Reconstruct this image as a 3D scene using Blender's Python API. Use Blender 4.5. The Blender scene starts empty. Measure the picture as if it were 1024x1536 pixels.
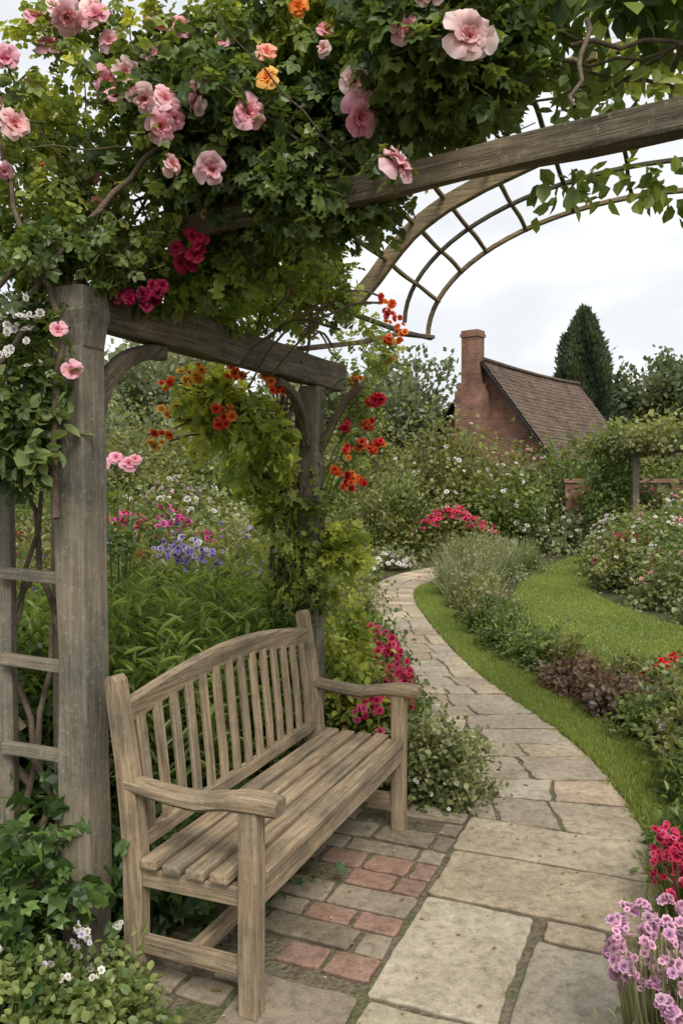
import bpy, bmesh, math
import numpy as np
from mathutils import Vector, Matrix
rng = np.random.default_rng(11)
scene = bpy.context.scene
scene.view_settings.view_transform = 'Standard'
scene.view_settings.look = 'None'
scene.view_settings.exposure = 0

# ------------------------------------------------------------------ materials
def new_mat(name):
    m = bpy.data.materials.new(name); m.use_nodes = True
    nt = m.node_tree; nt.nodes.clear()
    out = nt.nodes.new('ShaderNodeOutputMaterial')
    return m, nt, out
def N(nt, t, **kw):
    n = nt.nodes.new(t)
    for k, v in kw.items():
        if k.startswith('i_'):
            n.inputs[k[2:].replace('_', ' ')].default_value = v
        else: setattr(n, k, v)
    return n
def ramp(nt, fac, stops):
    r = nt.nodes.new('ShaderNodeValToRGB')
    el = r.color_ramp.elements
    while len(el) < len(stops): el.new(0.5)
    for e, (p, c) in zip(el, stops):
        e.position = p; e.color = (*c, 1) if len(c) == 3 else c
    nt.links.new(fac, r.inputs['Fac']); return r
def mix(nt, a, b, fac, mode='MIX'):
    m = nt.nodes.new('ShaderNodeMix'); m.data_type = 'RGBA'; m.blend_type = mode
    for sock, val in ((m.inputs[0], fac), (m.inputs[6], a), (m.inputs[7], b)):
        if hasattr(val, 'is_linked'): nt.links.new(val, sock)
        else: sock.default_value = val if isinstance(val, float) else (*val, 1)
    return m.outputs[2]

def foliage_mat(name, trans, gloss, tint, gain):
    m, nt, out = new_mat(name)
    at = N(nt, 'ShaderNodeAttribute', attribute_name='Col')
    c = mix(nt, at.outputs['Color'], gain, 1.0, 'MULTIPLY')
    p = N(nt, 'ShaderNodeBsdfDiffuse'); nt.links.new(c, p.inputs['Color'])
    t = N(nt, 'ShaderNodeBsdfTranslucent')
    c2 = mix(nt, c, tint, 1.0, 'MULTIPLY')
    nt.links.new(c2, t.inputs['Color'])
    ms = N(nt, 'ShaderNodeMixShader'); ms.inputs[0].default_value = trans
    nt.links.new(p.outputs[0], ms.inputs[1]); nt.links.new(t.outputs[0], ms.inputs[2])
    g = N(nt, 'ShaderNodeBsdfGlossy', i_Roughness=.42); g.inputs['Color'].default_value = (.8, .85, .8, 1)
    ms2 = N(nt, 'ShaderNodeMixShader'); ms2.inputs[0].default_value = gloss
    nt.links.new(ms.outputs[0], ms2.inputs[1]); nt.links.new(g.outputs[0], ms2.inputs[2])
    nt.links.new(ms2.outputs[0], out.inputs[0]); return m
M_LEAF = foliage_mat('leaf', 0.40, 0.035, (1.75, 1.65, 0.9), (1.72, 1.60, 1.55))
M_PETAL = foliage_mat('petal', 0.32, 0.02, (1.1, 1.0, 1.0), (1.0, 1.0, 1.0))

def wood_mat(name, dark, mid, light, lichen=0.25, bump=0.35, grain=.5):
    m, nt, out = new_mat(name)
    tc = N(nt, 'ShaderNodeTexCoord'); oi = N(nt, 'ShaderNodeObjectInfo')
    add = N(nt, 'ShaderNodeVectorMath', operation='ADD')
    sc = N(nt, 'ShaderNodeMath', operation='MULTIPLY'); sc.inputs[1].default_value = 37.0
    nt.links.new(oi.outputs['Random'], sc.inputs[0])
    nt.links.new(tc.outputs['Object'], add.inputs[0]); nt.links.new(sc.outputs[0], add.inputs[1])
    mp = N(nt, 'ShaderNodeMapping'); mp.inputs['Scale'].default_value = (1.6, 26, 26)
    nt.links.new(add.outputs[0], mp.inputs['Vector'])
    n1 = N(nt, 'ShaderNodeTexNoise', i_Scale=2.2, i_Detail=7.0, i_Roughness=0.65, i_Distortion=0.5)
    nt.links.new(mp.outputs[0], n1.inputs['Vector'])
    mp2 = N(nt, 'ShaderNodeMapping'); mp2.inputs['Scale'].default_value = (2.5, 110, 110)
    nt.links.new(add.outputs[0], mp2.inputs['Vector'])
    n2 = N(nt, 'ShaderNodeTexNoise', i_Scale=2.0, i_Detail=3.0)
    nt.links.new(mp2.outputs[0], n2.inputs['Vector'])
    r1 = ramp(nt, n1.outputs['Fac'], [(0.26, dark), (0.48, mid), (0.75, light)])
    r2 = ramp(nt, n2.outputs['Fac'], [(0.28, (grain,) * 3), (0.47, (1, 1, 1)), (0.8, (1.12, 1.1, 1.06))])
    c = mix(nt, r1.outputs['Color'], r2.outputs['Color'], 1.0, 'MULTIPLY')
    n3 = N(nt, 'ShaderNodeTexNoise', i_Scale=3.5, i_Detail=5.0, i_Roughness=0.7)
    nt.links.new(add.outputs[0], n3.inputs['Vector'])
    r3 = ramp(nt, n3.outputs['Fac'], [(0.35, (.60, .64, .68)), (0.62, (1.12, 1.08, 1.02))])
    c = mix(nt, c, r3.outputs['Color'], 1.0, 'MULTIPLY')
    n4 = N(nt, 'ShaderNodeTexNoise', i_Scale=55.0, i_Detail=5.0, i_Roughness=.7)
    nt.links.new(add.outputs[0], n4.inputs['Vector'])
    r4 = ramp(nt, n4.outputs['Fac'], [(0.58, (0, 0, 0)), (0.66, (lichen,) * 3)])
    c = mix(nt, c, (.36, .36, .28), r4.outputs['Color'])
    r5 = ramp(nt, n4.outputs['Fac'], [(0.33, (.5, .5, .5)), (0.42, (1, 1, 1))])
    c = mix(nt, c, r5.outputs['Color'], 0.6, 'MULTIPLY')
    p = N(nt, 'ShaderNodeBsdfPrincipled', i_Roughness=0.78)
    p.inputs['Specular IOR Level'].default_value = 0.25
    nt.links.new(c, p.inputs['Base Color'])
    ad = N(nt, 'ShaderNodeMath', operation='ADD')
    nt.links.new(n1.outputs['Fac'], ad.inputs[0]); nt.links.new(n2.outputs['Fac'], ad.inputs[1])
    b = N(nt, 'ShaderNodeBump', i_Strength=bump, i_Distance=0.005)
    nt.links.new(ad.outputs[0], b.inputs['Height']); nt.links.new(b.outputs[0], p.inputs['Normal'])
    nt.links.new(p.outputs[0], out.inputs[0]); return m
M_BENCH = wood_mat('weathered_teak', (.115, .082, .053), (.285, .215, .14), (.44, .36, .255), 0.28, .45, .55)
M_POST = wood_mat('weathered_oak', (.135, .112, .085), (.195, .168, .128), (.26, .23, .18), 0.5, 0.5, .65)
M_BEAM = wood_mat('old_oak_beam', (.06, .045, .03), (.14, .11, .072), (.25, .205, .145), 0.35, 0.6, .5)
M_ARCH = wood_mat('arch_timber', (.09, .06, .03), (.20, .15, .085), (.30, .24, .15), 0.2)
M_BLACK = wood_mat('dark_bargeboard', (.008, .008, .008), (.015, .014, .013), (.03, .03, .03), 0.05)

def simple_noise_mat(name, stops, scale, rough=0.9, bump=0.3, bd=0.02, coord='Object'):
    m, nt, out = new_mat(name)
    tc = N(nt, 'ShaderNodeTexCoord')
    n1 = N(nt, 'ShaderNodeTexNoise', i_Scale=scale, i_Detail=8.0, i_Roughness=0.65)
    nt.links.new(tc.outputs[coord], n1.inputs['Vector'])
    r = ramp(nt, n1.outputs['Fac'], stops)
    n2 = N(nt, 'ShaderNodeTexNoise', i_Scale=scale * 14, i_Detail=4.0)
    nt.links.new(tc.outputs[coord], n2.inputs['Vector'])
    r2 = ramp(nt, n2.outputs['Fac'], [(0.3, (.65, .65, .65)), (0.7, (1.2, 1.2, 1.2))])
    c = mix(nt, r.outputs['Color'], r2.outputs['Color'], 1.0, 'MULTIPLY')
    p = N(nt, 'ShaderNodeBsdfPrincipled', i_Roughness=rough)
    p.inputs['Specular IOR Level'].default_value = 0.2
    nt.links.new(c, p.inputs['Base Color'])
    b = N(nt, 'ShaderNodeBump', i_Strength=bump, i_Distance=bd)
    nt.links.new(n2.outputs['Fac'], b.inputs['Height']); nt.links.new(b.outputs[0], p.inputs['Normal'])
    nt.links.new(p.outputs[0], out.inputs[0]); return m
M_SOIL = simple_noise_mat('soil_and_ground_cover', [(0.35, (.04, .03, .02)), (0.5, (.06, .06, .025)), (0.7, (.08, .11, .035))], 1.3, bump=0.8)
M_JOINT = simple_noise_mat('sandy_moss_joints', [(0.3, (.085, .072, .048)), (0.47, (.18, .15, .105)), (0.6, (.11, .12, .05)), (0.75, (.22, .185, .13))], 4.0, bump=0.9)
M_LAWN = simple_noise_mat('lawn_turf', [(0.3, (.12, .17, .045)), (0.7, (.165, .22, .06))], 1.6, bump=0.6)
M_IRON = simple_noise_mat('rusty_iron', [(0.3, (.035, .03, .024)), (0.7, (.13, .11, .07))], 12, rough=0.7)
M_BARK = simple_noise_mat('vine_bark', [(0.3, (.085, .062, .042)), (0.7, (.24, .185, .13))], 18, bump=0.8, bd=.01)

def stone_mat():
    m, nt, out = new_mat('flagstone')
    at = N(nt, 'ShaderNodeAttribute', attribute_name='Col')
    geo = N(nt, 'ShaderNodeNewGeometry')
    def noise(s, d=6.0, r=0.65):
        n = N(nt, 'ShaderNodeTexNoise', i_Scale=s, i_Detail=d, i_Roughness=r)
        nt.links.new(geo.outputs['Position'], n.inputs['Vector']); return n
    a = noise(3.0); b = noise(24.0, 8.0, .7); c3 = noise(130.0, 3.0); l = noise(9.0, 7.0, .75)
    r1 = ramp(nt, a.outputs['Fac'], [(0.3, (.72, .69, .64)), (0.65, (1.15, 1.13, 1.1))])
    r2 = ramp(nt, b.outputs['Fac'], [(0.3, (.62, .6, .58)), (0.5, (1, 1, 1)), (0.75, (1.2, 1.2, 1.18))])
    r3 = ramp(nt, c3.outputs['Fac'], [(0.3, (.78, .78, .78)), (0.7, (1.15, 1.15, 1.15))])
    c = mix(nt, at.outputs['Color'], r1.outputs['Color'], 1.0, 'MULTIPLY')
    c = mix(nt, c, r2.outputs['Color'], 1.0, 'MULTIPLY')
    c = mix(nt, c, r3.outputs['Color'], 1.0, 'MULTIPLY')
    rl = ramp(nt, l.outputs['Fac'], [(0.56, (0, 0, 0)), (0.74, (.45,) * 3)])
    c = mix(nt, c, (.13, .12, .075), rl.outputs['Color'])
    p = N(nt, 'ShaderNodeBsdfPrincipled', i_Roughness=0.82)
    p.inputs['Specular IOR Level'].default_value = 0.25
    nt.links.new(c, p.inputs['Base Color'])
    ad = N(nt, 'ShaderNodeMath', operation='ADD')
    nt.links.new(b.outputs['Fac'], ad.inputs[0]); nt.links.new(a.outputs['Fac'], ad.inputs[1])
    bp = N(nt, 'ShaderNodeBump', i_Strength=0.5, i_Distance=0.010)
    nt.links.new(ad.outputs[0], bp.inputs['Height']); nt.links.new(bp.outputs[0], p.inputs['Normal'])
    nt.links.new(p.outputs[0], out.inputs[0]); return m
M_STONE = stone_mat()

def brick_mat(name, c1, c2, mortar, bw, bh, roof=False):
    m, nt, out = new_mat(name)
    tc = N(nt, 'ShaderNodeTexCoord'); sx = N(nt, 'ShaderNodeSeparateXYZ')
    nt.links.new(tc.outputs['Object'], sx.inputs[0])
    ad = N(nt, 'ShaderNodeMath', operation='ADD')
    nt.links.new(sx.outputs[0], ad.inputs[0])
    if not roof: nt.links.new(sx.outputs[1], ad.inputs[1])
    else: ad.inputs[1].default_value = 0
    cb = N(nt, 'ShaderNodeCombineXYZ')
    nt.links.new(ad.outputs[0], cb.inputs[0])
    if roof:
        mm = N(nt, 'ShaderNodeMath', operation='MULTIPLY'); mm.inputs[1].default_value = 1.25
        nt.links.new(sx.outputs[2], mm.inputs[0]); nt.links.new(mm.outputs[0], cb.inputs[1])
    else: nt.links.new(sx.outputs[2], cb.inputs[1])
    br = N(nt, 'ShaderNodeTexBrick', i_Scale=1.0)
    br.inputs['Color1'].default_value = (*c1, 1); br.inputs['Color2'].default_value = (*c2, 1)
    br.inputs['Mortar'].default_value = (*mortar, 1); br.inputs['Mortar Size'].default_value = 0.010
    br.inputs['Brick Width'].default_value = bw; br.inputs['Row Height'].default_value = bh
    nt.links.new(cb.outputs[0], br.inputs['Vector'])
    n1 = N(nt, 'ShaderNodeTexNoise', i_Scale=1.8, i_Detail=7.0, i_Roughness=.7)
    nt.links.new(tc.outputs['Object'], n1.inputs['Vector'])
    r = ramp(nt, n1.outputs['Fac'], [(0.3, (.5, .5, .5)), (0.7, (1.35, 1.3, 1.25))])
    c = mix(nt, br.outputs['Color'], r.outputs['Color'], 1.0, 'MULTIPLY')
    p = N(nt, 'ShaderNodeBsdfPrincipled', i_Roughness=0.9)
    p.inputs['Specular IOR Level'].default_value = 0.15
    nt.links.new(c, p.inputs['Base Color'])
    b = N(nt, 'ShaderNodeBump', i_Strength=0.5, i_Distance=0.02, invert=True)
    nt.links.new(br.outputs['Fac'], b.inputs['Height']); nt.links.new(b.outputs[0], p.inputs['Normal'])
    nt.links.new(p.outputs[0], out.inputs[0]); return m
M_BRICK = brick_mat('red_brick', (.27, .125, .085), (.18, .09, .065), (.22, .18, .15), .225, .075)
M_TILE = brick_mat('clay_roof_tile', (.18, .13, .098), (.125, .092, .072), (.06, .045, .037), .17, .12, True)
M_GLASS = simple_noise_mat('dark_window_glass', [(0.3, (.02, .025, .03)), (0.7, (.04, .045, .05))], 2, rough=0.1, bump=0)

# ------------------------------------------------------------------ helpers
def norm(a): return a / np.maximum(np.linalg.norm(a, axis=-1, keepdims=True), 1e-9)
def basis(d, n):
    d = norm(d); x = norm(np.cross(d, n)); z = np.cross(x, d)
    return np.stack([x, d, z], axis=-1)
def empty(name, loc=(0, 0, 0), rz=0.0):
    e = bpy.data.objects.new(name, None); e.location = loc; e.rotation_euler = (0, 0, rz)
    scene.collection.objects.link(e); return e
def mk_obj(name, me, parent=None, M=None):
    o = bpy.data.objects.new(name, me); scene.collection.objects.link(o)
    if parent: o.parent = parent
    if M is not None: o.matrix_local = M
    return o

class Builder:
    def __init__(s): s.v = []; s.f = []; s.c = []; s.m = []; s.n = 0
    def inst(s, T, pos, R, sc, col, mat=0):
        tv, tf, tcol = T
        K = len(pos)
        if K == 0: return
        sc = np.asarray(sc, float)
        if sc.ndim == 1: sc = np.repeat(sc[:, None], 3, 1)
        L = tv[None] * sc[:, None, :]
        V = np.einsum('kij,knj->kni', R, L) + pos[:, None, :]
        n = len(tv)
        F = tf[None] + (np.arange(K) * n)[:, None, None] + s.n
        C = np.clip(col[:, None, :] * tcol[None], 0, 1)
        s.v.append(V.reshape(-1, 3)); s.f.append(F.reshape(-1, 4)); s.c.append(C.reshape(-1, 3))
        s.m.append(np.full(K * len(tf), mat)); s.n += K * n
    def tube(s, pts, rad, sides=6, col=(.1, .07, .045), mat=2):
        pts = np.asarray(pts, float); k = len(pts)
        rad = np.broadcast_to(np.asarray(rad, float), (k,))
        t = norm(np.gradient(pts, axis=0))
        ref = np.array([.31, .52, .79]); x = norm(np.cross(t, ref)); y = np.cross(t, x)
        a = np.linspace(0, 2 * np.pi, sides, endpoint=False)
        V = pts[:, None] + rad[:, None, None] * (np.cos(a)[None, :, None] * x[:, None] + np.sin(a)[None, :, None] * y[:, None])
        i = np.arange(k - 1)[:, None] * sides; j = np.arange(sides)[None]; j2 = (j + 1) % sides
        F = np.stack([i + j, i + j2, i + sides + j2, i + sides + j], -1).reshape(-1, 4) + s.n
        s.v.append(V.reshape(-1, 3)); s.f.append(F); s.c.append(np.tile(col, (k * sides, 1)))
        s.m.append(np.full(len(F), mat)); s.n += k * sides
    def build(s, name, parent=None):
        v = np.concatenate(s.v).astype(np.float32); f = np.concatenate(s.f).astype(np.int32)
        c = np.concatenate(s.c); m = np.concatenate(s.m).astype(np.int32)
        me = bpy.data.meshes.new(name)
        me.vertices.add(len(v)); me.vertices.foreach_set('co', v.ravel())
        me.loops.add(f.size); me.loops.foreach_set('vertex_index', f.ravel())
        me.polygons.add(len(f)); me.polygons.foreach_set('loop_start', np.arange(0, f.size, 4, dtype=np.int32))
        me.polygons.foreach_set('loop_total', np.full(len(f), 4, dtype=np.int32))
        for mt in (M_LEAF, M_PETAL, M_BARK): me.materials.append(mt)
        me.polygons.foreach_set('material_index', m)
        me.polygons.foreach_set('use_smooth', (m > 0))
        a = me.color_attributes.new('Col', 'FLOAT_COLOR', 'POINT')
        a.data.foreach_set('color', np.concatenate([c, np.ones((len(c), 1))], 1).astype(np.float32).ravel())
        me.update(calc_edges=True)
        return mk_obj(name, me, parent)

def T_leaf():
    v = np.array([[0, 0, 0], [-.36, .3, .07], [-.34, .65, .06], [0, 1, -.08], [.34, .65, .06], [.36, .3, .07]], float)
    return v, np.array([[0, 3, 2, 1], [0, 5, 4, 3]]), np.array([[.85]*3, [1]*3, [1]*3, [1.1]*3, [1]*3, [1]*3])
LEAF = T_leaf()
LEAF4 = (np.array([[0, 0, 0], [-.38, .45, 0], [0, 1, -.05], [.38, .45, .08]], float), np.array([[0, 3, 2, 1]]), np.ones((4, 3)))
def T_compound():
    V = []; F = []; C = []; n = 0
    for (px, py, a, sc) in [(0, .55, 0, .5), (0, .5, 62, .42), (0, .5, -62, .42), (0, .2, 68, .36), (0, .2, -68, .36)]:
        a = math.radians(a); R = np.array([[math.cos(a), math.sin(a), 0], [-math.sin(a), math.cos(a), 0], [0, 0, 1]])
        vv = (LEAF[0] * sc) @ R.T + [px, py, 0]
        vv[:, 2] -= .25 * vv[:, 0]**2
        V.append(vv); F.append(LEAF[1] + n); C.append(LEAF[2]); n += 6
    return np.concatenate(V), np.concatenate(F), np.concatenate(C)
COMP = T_compound()
def T_lobed():
    V = [[0, .38, -.04]]; C = [[.85]*3]; F = []
    angs = [0, 50, 112, -50, -112]; rad = [.62, .52, .4, .52, .4]
    order = sorted(zip(angs, rad))
    A = [o[0] for o in order]; Rr = [o[1] for o in order]
    val = [-155] + [(A[i] + A[i+1]) / 2 for i in range(4)] + [155]
    for i, a in enumerate(val):
        r = .34
        V.append([r * math.sin(math.radians(a)), .38 + r * math.cos(math.radians(a)), .03]); C.append([1]*3)
    for i, a in enumerate(A):
        V.append([Rr[i] * math.sin(math.radians(a)), .38 + Rr[i] * math.cos(math.radians(a)), -.05]); C.append([1.1]*3)
        F.append([0, 1 + i, 7 + i, 2 + i])
    return np.array(V, float), np.array(F)[:, ::-1], np.array(C)
LOBED = T_lobed()
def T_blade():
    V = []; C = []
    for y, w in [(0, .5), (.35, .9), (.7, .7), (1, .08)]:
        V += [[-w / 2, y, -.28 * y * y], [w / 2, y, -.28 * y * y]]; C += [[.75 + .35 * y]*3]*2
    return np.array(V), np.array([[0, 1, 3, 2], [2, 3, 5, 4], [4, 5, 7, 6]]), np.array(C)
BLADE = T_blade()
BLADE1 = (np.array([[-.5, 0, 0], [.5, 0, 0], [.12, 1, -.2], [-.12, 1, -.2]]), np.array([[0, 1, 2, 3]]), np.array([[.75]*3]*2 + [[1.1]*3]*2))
def T_puff(n1=7, n2=6):
    V = []; F = []; C = []; n = 0
    for L, (k, el, sc) in enumerate([(n1, 12, 1.0), (n2, 50, .75), (4, 78, .55)]):
        for i in range(k):
            a = 2 * math.pi * (i + .37 * L) / k; e = math.radians(el)
            d = np.array([[math.cos(a) * math.cos(e), math.sin(a) * math.cos(e), math.sin(e)]])
            nn = np.array([[-math.cos(a) * math.sin(e), -math.sin(a) * math.sin(e), math.cos(e)]])
            R = basis(d, nn)[0]
            V.append((LEAF[0] * np.array([1.35, 1, 1]) * sc) @ R.T); F.append(LEAF[1] + n); n += 6
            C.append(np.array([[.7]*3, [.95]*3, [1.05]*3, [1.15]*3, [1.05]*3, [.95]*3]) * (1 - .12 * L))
    return np.concatenate(V), np.concatenate(F), np.concatenate(C)
PUFF = T_puff()
def T_rose(seed=0, openness=1.0):
    r = np.random.default_rng(seed); V = []; F = []; C = []; n = 0; P = 32
    NU, NV = 8, 6
    U = np.linspace(-1, 1, NU); W = np.linspace(0, 1, NV)
    for i in range(P):
        f = (i / (P - 1)); a0 = i * 2.39996 + r.normal() * .3
        el = math.radians(86 - (72 * openness) * f**1.15 + r.normal() * 8); Ln = (.32 + .62 * f) * r.uniform(.88, 1.12); wid = (1.12 - .42 * f) * r.uniform(.88, 1.15)
        ph = r.uniform(0, 6); ph2 = r.uniform(0, 6); am = r.uniform(.04, .10); tw = r.normal() * .10
        for v in W:
            for u in U:
                ve = v * (1 - .18 * u * u - .05 * math.exp(-(u / .25)**2)); sh = wid * (math.sin(min(1, v * 1.15 + .12) * math.pi / 2))
                ang = a0 + u * sh + .08 * v * math.sin(u * 4 + ph2)
                ruf = am * (.35 + .65 * f) * v * v * math.sin(u * 6 + ph)
                rr = .04 + .07 * f + Ln * (math.cos(el) * ve + .14 * f * ve**3) + ruf * .5
                z = Ln * math.sin(el) * ve - .22 * f * ve**3 + ruf + .24 * f * math.sin(ve * math.pi) * .6 + tw * u * v
                V.append([rr * math.cos(ang), rr * math.sin(ang), z])
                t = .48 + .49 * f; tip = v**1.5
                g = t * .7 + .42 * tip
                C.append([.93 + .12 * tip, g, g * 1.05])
        for b in range(NV - 1):
            for a in range(NU - 1):
                q = n + b * NU + a; F.append([q, q + 1, q + NU + 1, q + NU])
        n += NU * NV
    return np.array(V), np.array(F), np.array(C)
ROSES = [T_rose(i, o) for i, o in enumerate((1.0, .85, 1.1, .7, 1.0, .9))]

def lerpcol(c0, c1, t, jit=.12):
    c = np.asarray(c0)[None] * (1 - t[:, None]) + np.asarray(c1)[None] * t[:, None]
    return c * (1 + rng.normal(0, jit, (len(t), 1)))
def unit(n): return norm(rng.normal(size=(n, 3)))

def blob(B, c, r, n, size, c0, c1, T=LEAF, w=1.0, K=None, cs=.25, shell=.45, dome=False, droop=.25, up=.0, jit=.15):
    c = np.asarray(c, float); r = np.asarray(r, float)
    K = K or max(6, int(n / 45))
    u = unit(K)
    if dome: u[:, 2] = np.abs(u[:, 2])
    rad = rng.uniform(0, 1, K)**shell
    lump = 1 + .22 * np.sin(u[:, 0] * 4.1 + c[0] * 3) * np.sin(u[:, 1] * 3.7 + c[1]) + rng.normal(0, .07, K)
    cen = u * (rad * lump)[:, None] * r
    ct = rng.uniform(0, 1, K)
    k = rng.integers(0, K, n)
    off = rng.normal(0, 1, (n, 3)) * cs * r.mean()
    p = cen[k] + off
    if dome: p[:, 2] = np.abs(p[:, 2])
    out = norm(p / r)
    d = norm(out * .6 + unit(n) * .9 + np.array([0, 0, up - droop]))
    nn = norm(out * .5 + unit(n) * .7 + np.array([0, 0, .7]))
    t = np.clip(ct[k] + rng.normal(0, .22, n), 0, 1)
    s = size * rng.uniform(.65, 1.25, n)
    B.inst(T, p + c, basis(d, nn), np.stack([s * w, s, s], 1), lerpcol(c0, c1, t, jit), 0)

def puffs(B, pos, d, size, cols, mat=1, T=PUFF):
    n = len(pos); d = norm(d)
    cols = np.asarray(cols, float)
    ci = cols[rng.integers(0, len(cols), n)] * (1 + rng.normal(0, .1, (n, 1)))
    x = norm(np.cross(d, unit(n))); y = np.cross(d, x)
    R = np.stack([x, y, d], -1)
    B.inst(T, pos, R, size * rng.uniform(.6, 1.25, n), ci, mat)

def dome_flowers(B, c, r, n, size, cols, zmin=.25, groups=None):
    m = groups or n
    u = unit(m * 4); u[:, 2] = np.abs(u[:, 2]); u = u[u[:, 2] > zmin][:m]
    u = u[rng.integers(0, len(u), n)]
    if groups: u = norm(u + rng.normal(0, .10, (n, 3)))
    p = np.asarray(c) + u * np.asarray(r) * rng.uniform(.98, 1.14, (n, 1))
    puffs(B, p, u + np.array([0, -.35, .4]) + rng.normal(0, .3, (n, 3)), size, cols)

G_MID = ((.040, .070, .020), (.115, .155, .045)); G_DARK = ((.022, .05, .014), (.06, .10, .026))
G_YEL = ((.10, .15, .025), (.24, .28, .05)); G_GREY = ((.080, .100, .052), (.18, .205, .115))
G_FAR_HAZE = ((.075, .098, .062), (.14, .165, .10)); G_BURG = ((.055, .038, .03), (.12, .08, .06))  # far greens are paled in the colour itself to suggest distance haze
G_OLIVE = ((.058, .076, .026), (.155, .17, .06))
PINK = [(.75, .33, .36), (.80, .45, .45), (.78, .38, .44)]; HOT = [(.70, .06, .16), (.76, .15, .27), (.60, .04, .12)]
WHITE = [(.80, .78, .72), (.75, .70, .68)]; ORANGE = [(.80, .15, .035), (.84, .26, .05), (.76, .09, .04)]
RED = [(.66, .03, .035), (.74, .06, .05)]; LILAC = [(.68, .40, .60), (.76, .48, .62)]; PURP = [(.34, .26, .60), (.42, .34, .66)]

def bush(name, x, y, rx, ry, h, pal, size=None, cover=2.1, T=None, w=1.0, fl=None, z0=-.03, cs=.2, up=.15, shell=.35):
    size = size or max(.03, .0066 * y)
    T = T or (LEAF if y < 9 else LEAF4)
    area = 2.2 * math.pi * ((rx * ry + (rx + ry) * .5 * h) / 1.6)
    n = int(cover * area / (size * size * .45 * w))
    B = Builder()
    blob(B, (x, y, z0), (rx, ry, h * .9), n, size, *pal, T=T, w=w, cs=cs, dome=True, up=up, shell=shell)
    for i in range(7):
        a = rng.uniform(0, 6.28); q = rng.uniform(.2, .6)
        e = np.array([x + math.cos(a) * rx * q, y + math.sin(a) * ry * q, z0 + h * rng.uniform(.6, .85)])
        s0 = np.array([x + math.cos(a) * .05 * rx, y + math.sin(a) * .05 * ry, z0])
        B.tube([s0, s0 * .5 + e * .5 + [0, 0, h * .06], e], [h * .018 + .004, h * .012 + .003, .003], 5)
    for i in range(14):
        u = unit(1)[0]; u[2] = abs(u[2]) + .3; u /= np.linalg.norm(u)
        p0 = np.array([x, y, z0]) + u * [rx, ry, h * .9] * .9; L = .22 * h
        dd = norm(u + rng.normal(0, .3, 3) + [0, 0, .5]); k = 9
        tt = np.linspace(.1, 1, k); P = p0 + tt[:, None] * dd * L * rng.uniform(.6, 1.2)
        B.inst(T, P, basis(norm(dd + unit(k) * .8), unit(k)), np.full(k, size * .9), lerpcol(*pal, rng.uniform(.3, 1, k)), 0)
    if fl:
        for (n2, s2, cols, zm, gr) in fl:
            dome_flowers(B, (x, y, z0), (rx, ry, h * .95), n2, s2, cols, zm, gr)
    return B.build(name)

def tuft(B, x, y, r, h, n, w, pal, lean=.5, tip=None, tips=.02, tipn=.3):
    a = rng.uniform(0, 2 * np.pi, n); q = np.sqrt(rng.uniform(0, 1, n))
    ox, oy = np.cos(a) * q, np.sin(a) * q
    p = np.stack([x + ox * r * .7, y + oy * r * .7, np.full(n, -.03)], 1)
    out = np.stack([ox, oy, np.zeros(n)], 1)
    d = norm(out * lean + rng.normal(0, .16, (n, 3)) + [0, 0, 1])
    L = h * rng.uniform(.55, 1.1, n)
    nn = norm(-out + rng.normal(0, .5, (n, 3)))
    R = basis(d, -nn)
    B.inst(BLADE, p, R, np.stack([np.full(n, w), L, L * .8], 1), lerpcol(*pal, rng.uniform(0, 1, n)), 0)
    if tip is not None:
        k = rng.random(n) < tipn
        tp = p[k] + d[k] * (L[k] * .97)[:, None] - R[k][:, :, 2] * (L[k] * .2)[:, None]
        puffs(B, tp, d[k] + rng.normal(0, .4, (k.sum(), 3)), tips, tip)

def leafy_stems(B, pts, h, per, size, pal, w=.4, tip=None, tips=.02, tipn=.3):
    m = len(pts)
    d = norm(rng.normal(0, .12, (m, 3)) + [0, 0, 1]); H = h * rng.uniform(.62, 1.1, m)
    k = np.repeat(np.arange(m), per); tt = rng.uniform(.25, 1, m * per)
    p = pts[k] + d[k] * (H[k] * tt)[:, None]
    a = rng.uniform(0, 6.283, len(k)); o = np.stack([np.cos(a), np.sin(a), rng.uniform(.2, 1.3, len(k))], 1)
    s = size * rng.uniform(.6, 1.2, len(k))
    B.inst(LEAF, p, basis(o, norm(unit(len(k)) * .4 + [0, 0, 1])), np.stack([s * w, s, s], 1), lerpcol(*pal, rng.uniform(0, 1, len(k))), 0)
    B.inst(BLADE, pts, basis(d, unit(m)), np.stack([np.full(m, .007), H, H * .1], 1), lerpcol(*pal, rng.uniform(0, 1, m)), 0)
    if tip is not None:
        q = rng.random(m) < tipn
        P0 = pts[q] + d[q] * (H[q] * 1.02)[:, None]
        for dz in (0, .04, .08, .12):
            puffs(B, P0 + [0, 0, -dz] + rng.normal(0, .012, P0.shape), d[q] + rng.normal(0, .8, (q.sum(), 3)), tips, tip)

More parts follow.
